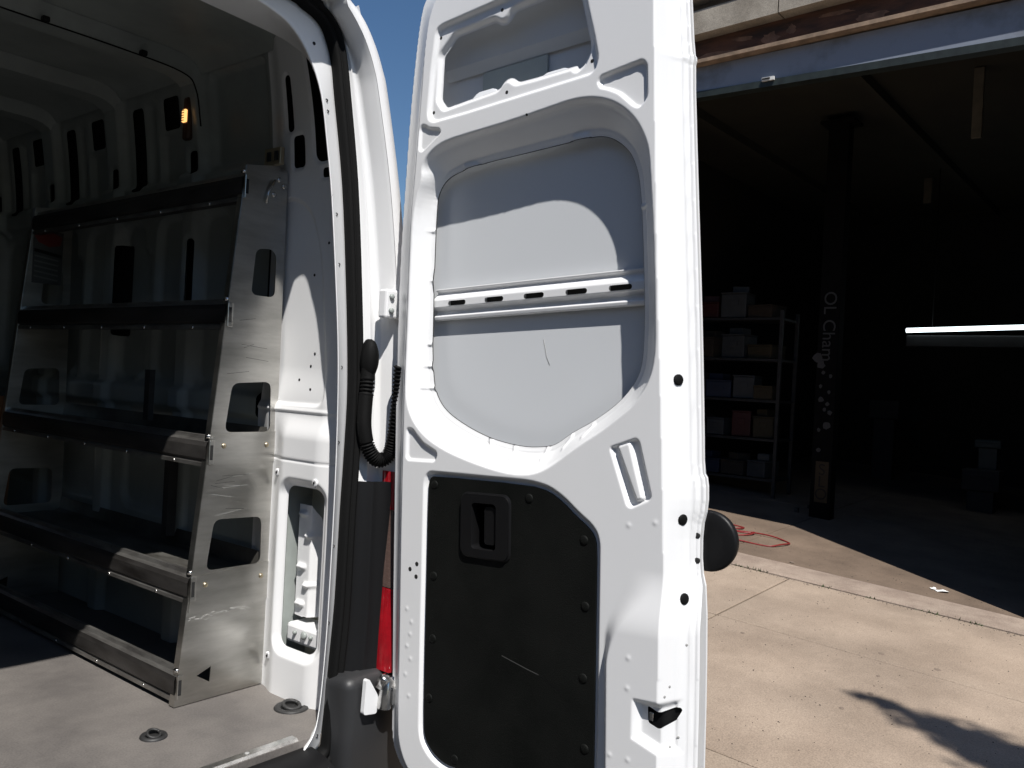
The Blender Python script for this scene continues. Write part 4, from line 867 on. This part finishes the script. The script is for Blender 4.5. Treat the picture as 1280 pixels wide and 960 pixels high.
# ================================================================== STREET TREE behind the viewer (its shade falls on the paving)
tr = thing('street_tree', 'leafy street tree whose shade falls on the paving', 'tree', (2.0, -3.4, -1.9))
hgt = Vector((-SUN.x / -SUN.z, -SUN.y / -SUN.z, 1.0))
base = Vector((2.0, -3.4, -1.9)); top = Vector((2.2, -3.2, 3.4))
tube('trunk', resample([tuple(base), (2.03, -3.42, -.5), (2.0, -3.36, 1.2), (2.1, -3.25, 2.6), tuple(top), (2.25, -3.2, 4.6)], 4), list(np.linspace(.13, .03, 21)), 'bark', tr, n=10)
Vl, Fl = [], []
def leaves(c, rad, n, size):
    for _ in range(n):
        d = Vector((random.gauss(0, 1), random.gauss(0, 1), random.gauss(0, 1))); p = Vector(c) + Vector((d.x * rad[0], d.y * rad[1], d.z * rad[2])) * .5
        a = Vector((random.uniform(-1, 1), random.uniform(-1, 1), random.uniform(-.5, .5))).normalized(); b = a.cross(Vector((random.uniform(-1, 1), random.uniform(-1, 1), 1))).normalized(); s = size * random.uniform(.6, 1.2)
        k = len(Vl); Vl.extend([tuple(p - a * s), tuple(p + b * s * .4), tuple(p + a * s), tuple(p - b * s * .4)]); Fl.append((k, k + 1, k + 2, k + 3))
def above(gx, gy, z):                                  # point at height z whose shadow lands on the paving near (gx, gy)
    h = z + 1.53; return (gx + hgt.x * h, gy + hgt.y * h, z)
limbs = []
for (gx, gy, z, rad, n) in ((4.30, -.95, 4.4, (.9, .8, .7), 900), (4.26, -.05, 5.6, (.30, .32, .3), 480), (4.37, .30, 5.6, (.24, .28, .2), 700), (4.46, .60, 5.6, (.17, .24, .2), 560), (4.54, .88, 5.6, (.10, .20, .2), 260), (4.63, 1.2, 5.0, (.05, .12, .1), 45), (4.85, .30, 5.0, (.26, .16, .12), 60), (3.75, .35, 5.0, (.16, .16, .1), 22), (3.9, -1.6, 4.6, (1.1, 1.1, .9), 700)):
    c = above(gx, gy, z); leaves(c, rad, n, .07); limbs.append(c)
for i, c in enumerate(limbs): tube('limb', resample([(2.1, -3.25, 2.5), tuple((Vector((2.1, -3.25, 3.0)) + Vector(c)) / 2), c], 5), list(np.linspace(.035, .006, 11)), 'bark', tr, n=6)
obj('crown', Vl, Fl, 'leaf', tr)

# ================================================================== unseen row of buildings added behind the viewer to block sky light
mat('street_brick', (0.20, 0.12, 0.09), 0.9, var=0.3, vscale=3, bump=0.3, bscale=40)
mat('street_glass', (0.03, 0.035, 0.04), 0.1)
wsrc = None
for k, (y0, y1, hh, m, lb) in enumerate(((-30, -13, 9.5, 'street_brick', 'added tall brick building blocking sky light across the street, nearest the crossing'), (-13, 2, 8.2, 'stone_band', 'added pale stone building blocking sky light across the street, between two brick ones'), (2, 19, 10.0, 'street_brick', 'added tallest brick building blocking sky light across the street, at the far end'))):
    zb = -1.95 + .062 * ((y0 + y1) / 2 - 1.6); b = thing('sky_blocker', lb, 'building', (-16, (y0 + y1) / 2, zb), 'added buildings blocking sky light')
    box('wall', (-16, (y0 + y1) / 2, zb + hh / 2), (8, y1 - y0 - .1, hh), m, b)
    box('cornice', (-11.9, (y0 + y1) / 2, zb + hh - .3), (.5, y1 - y0 - .12, .35), 'stone_band', b, bev=.03)
    for yy in np.arange(y0 + 1.6, y1 - 1, 2.4):
        for zz in (1.6, 4.6, 7.2):
            if zz + 1.3 > hh: continue
            p = (-11.99, float(yy), zb + zz + .5)
            if wsrc is None: wsrc = box('window', p, (.08, 1.1, 1.5), 'street_glass', b, local=True)
            else: share('window', wsrc, p, b)
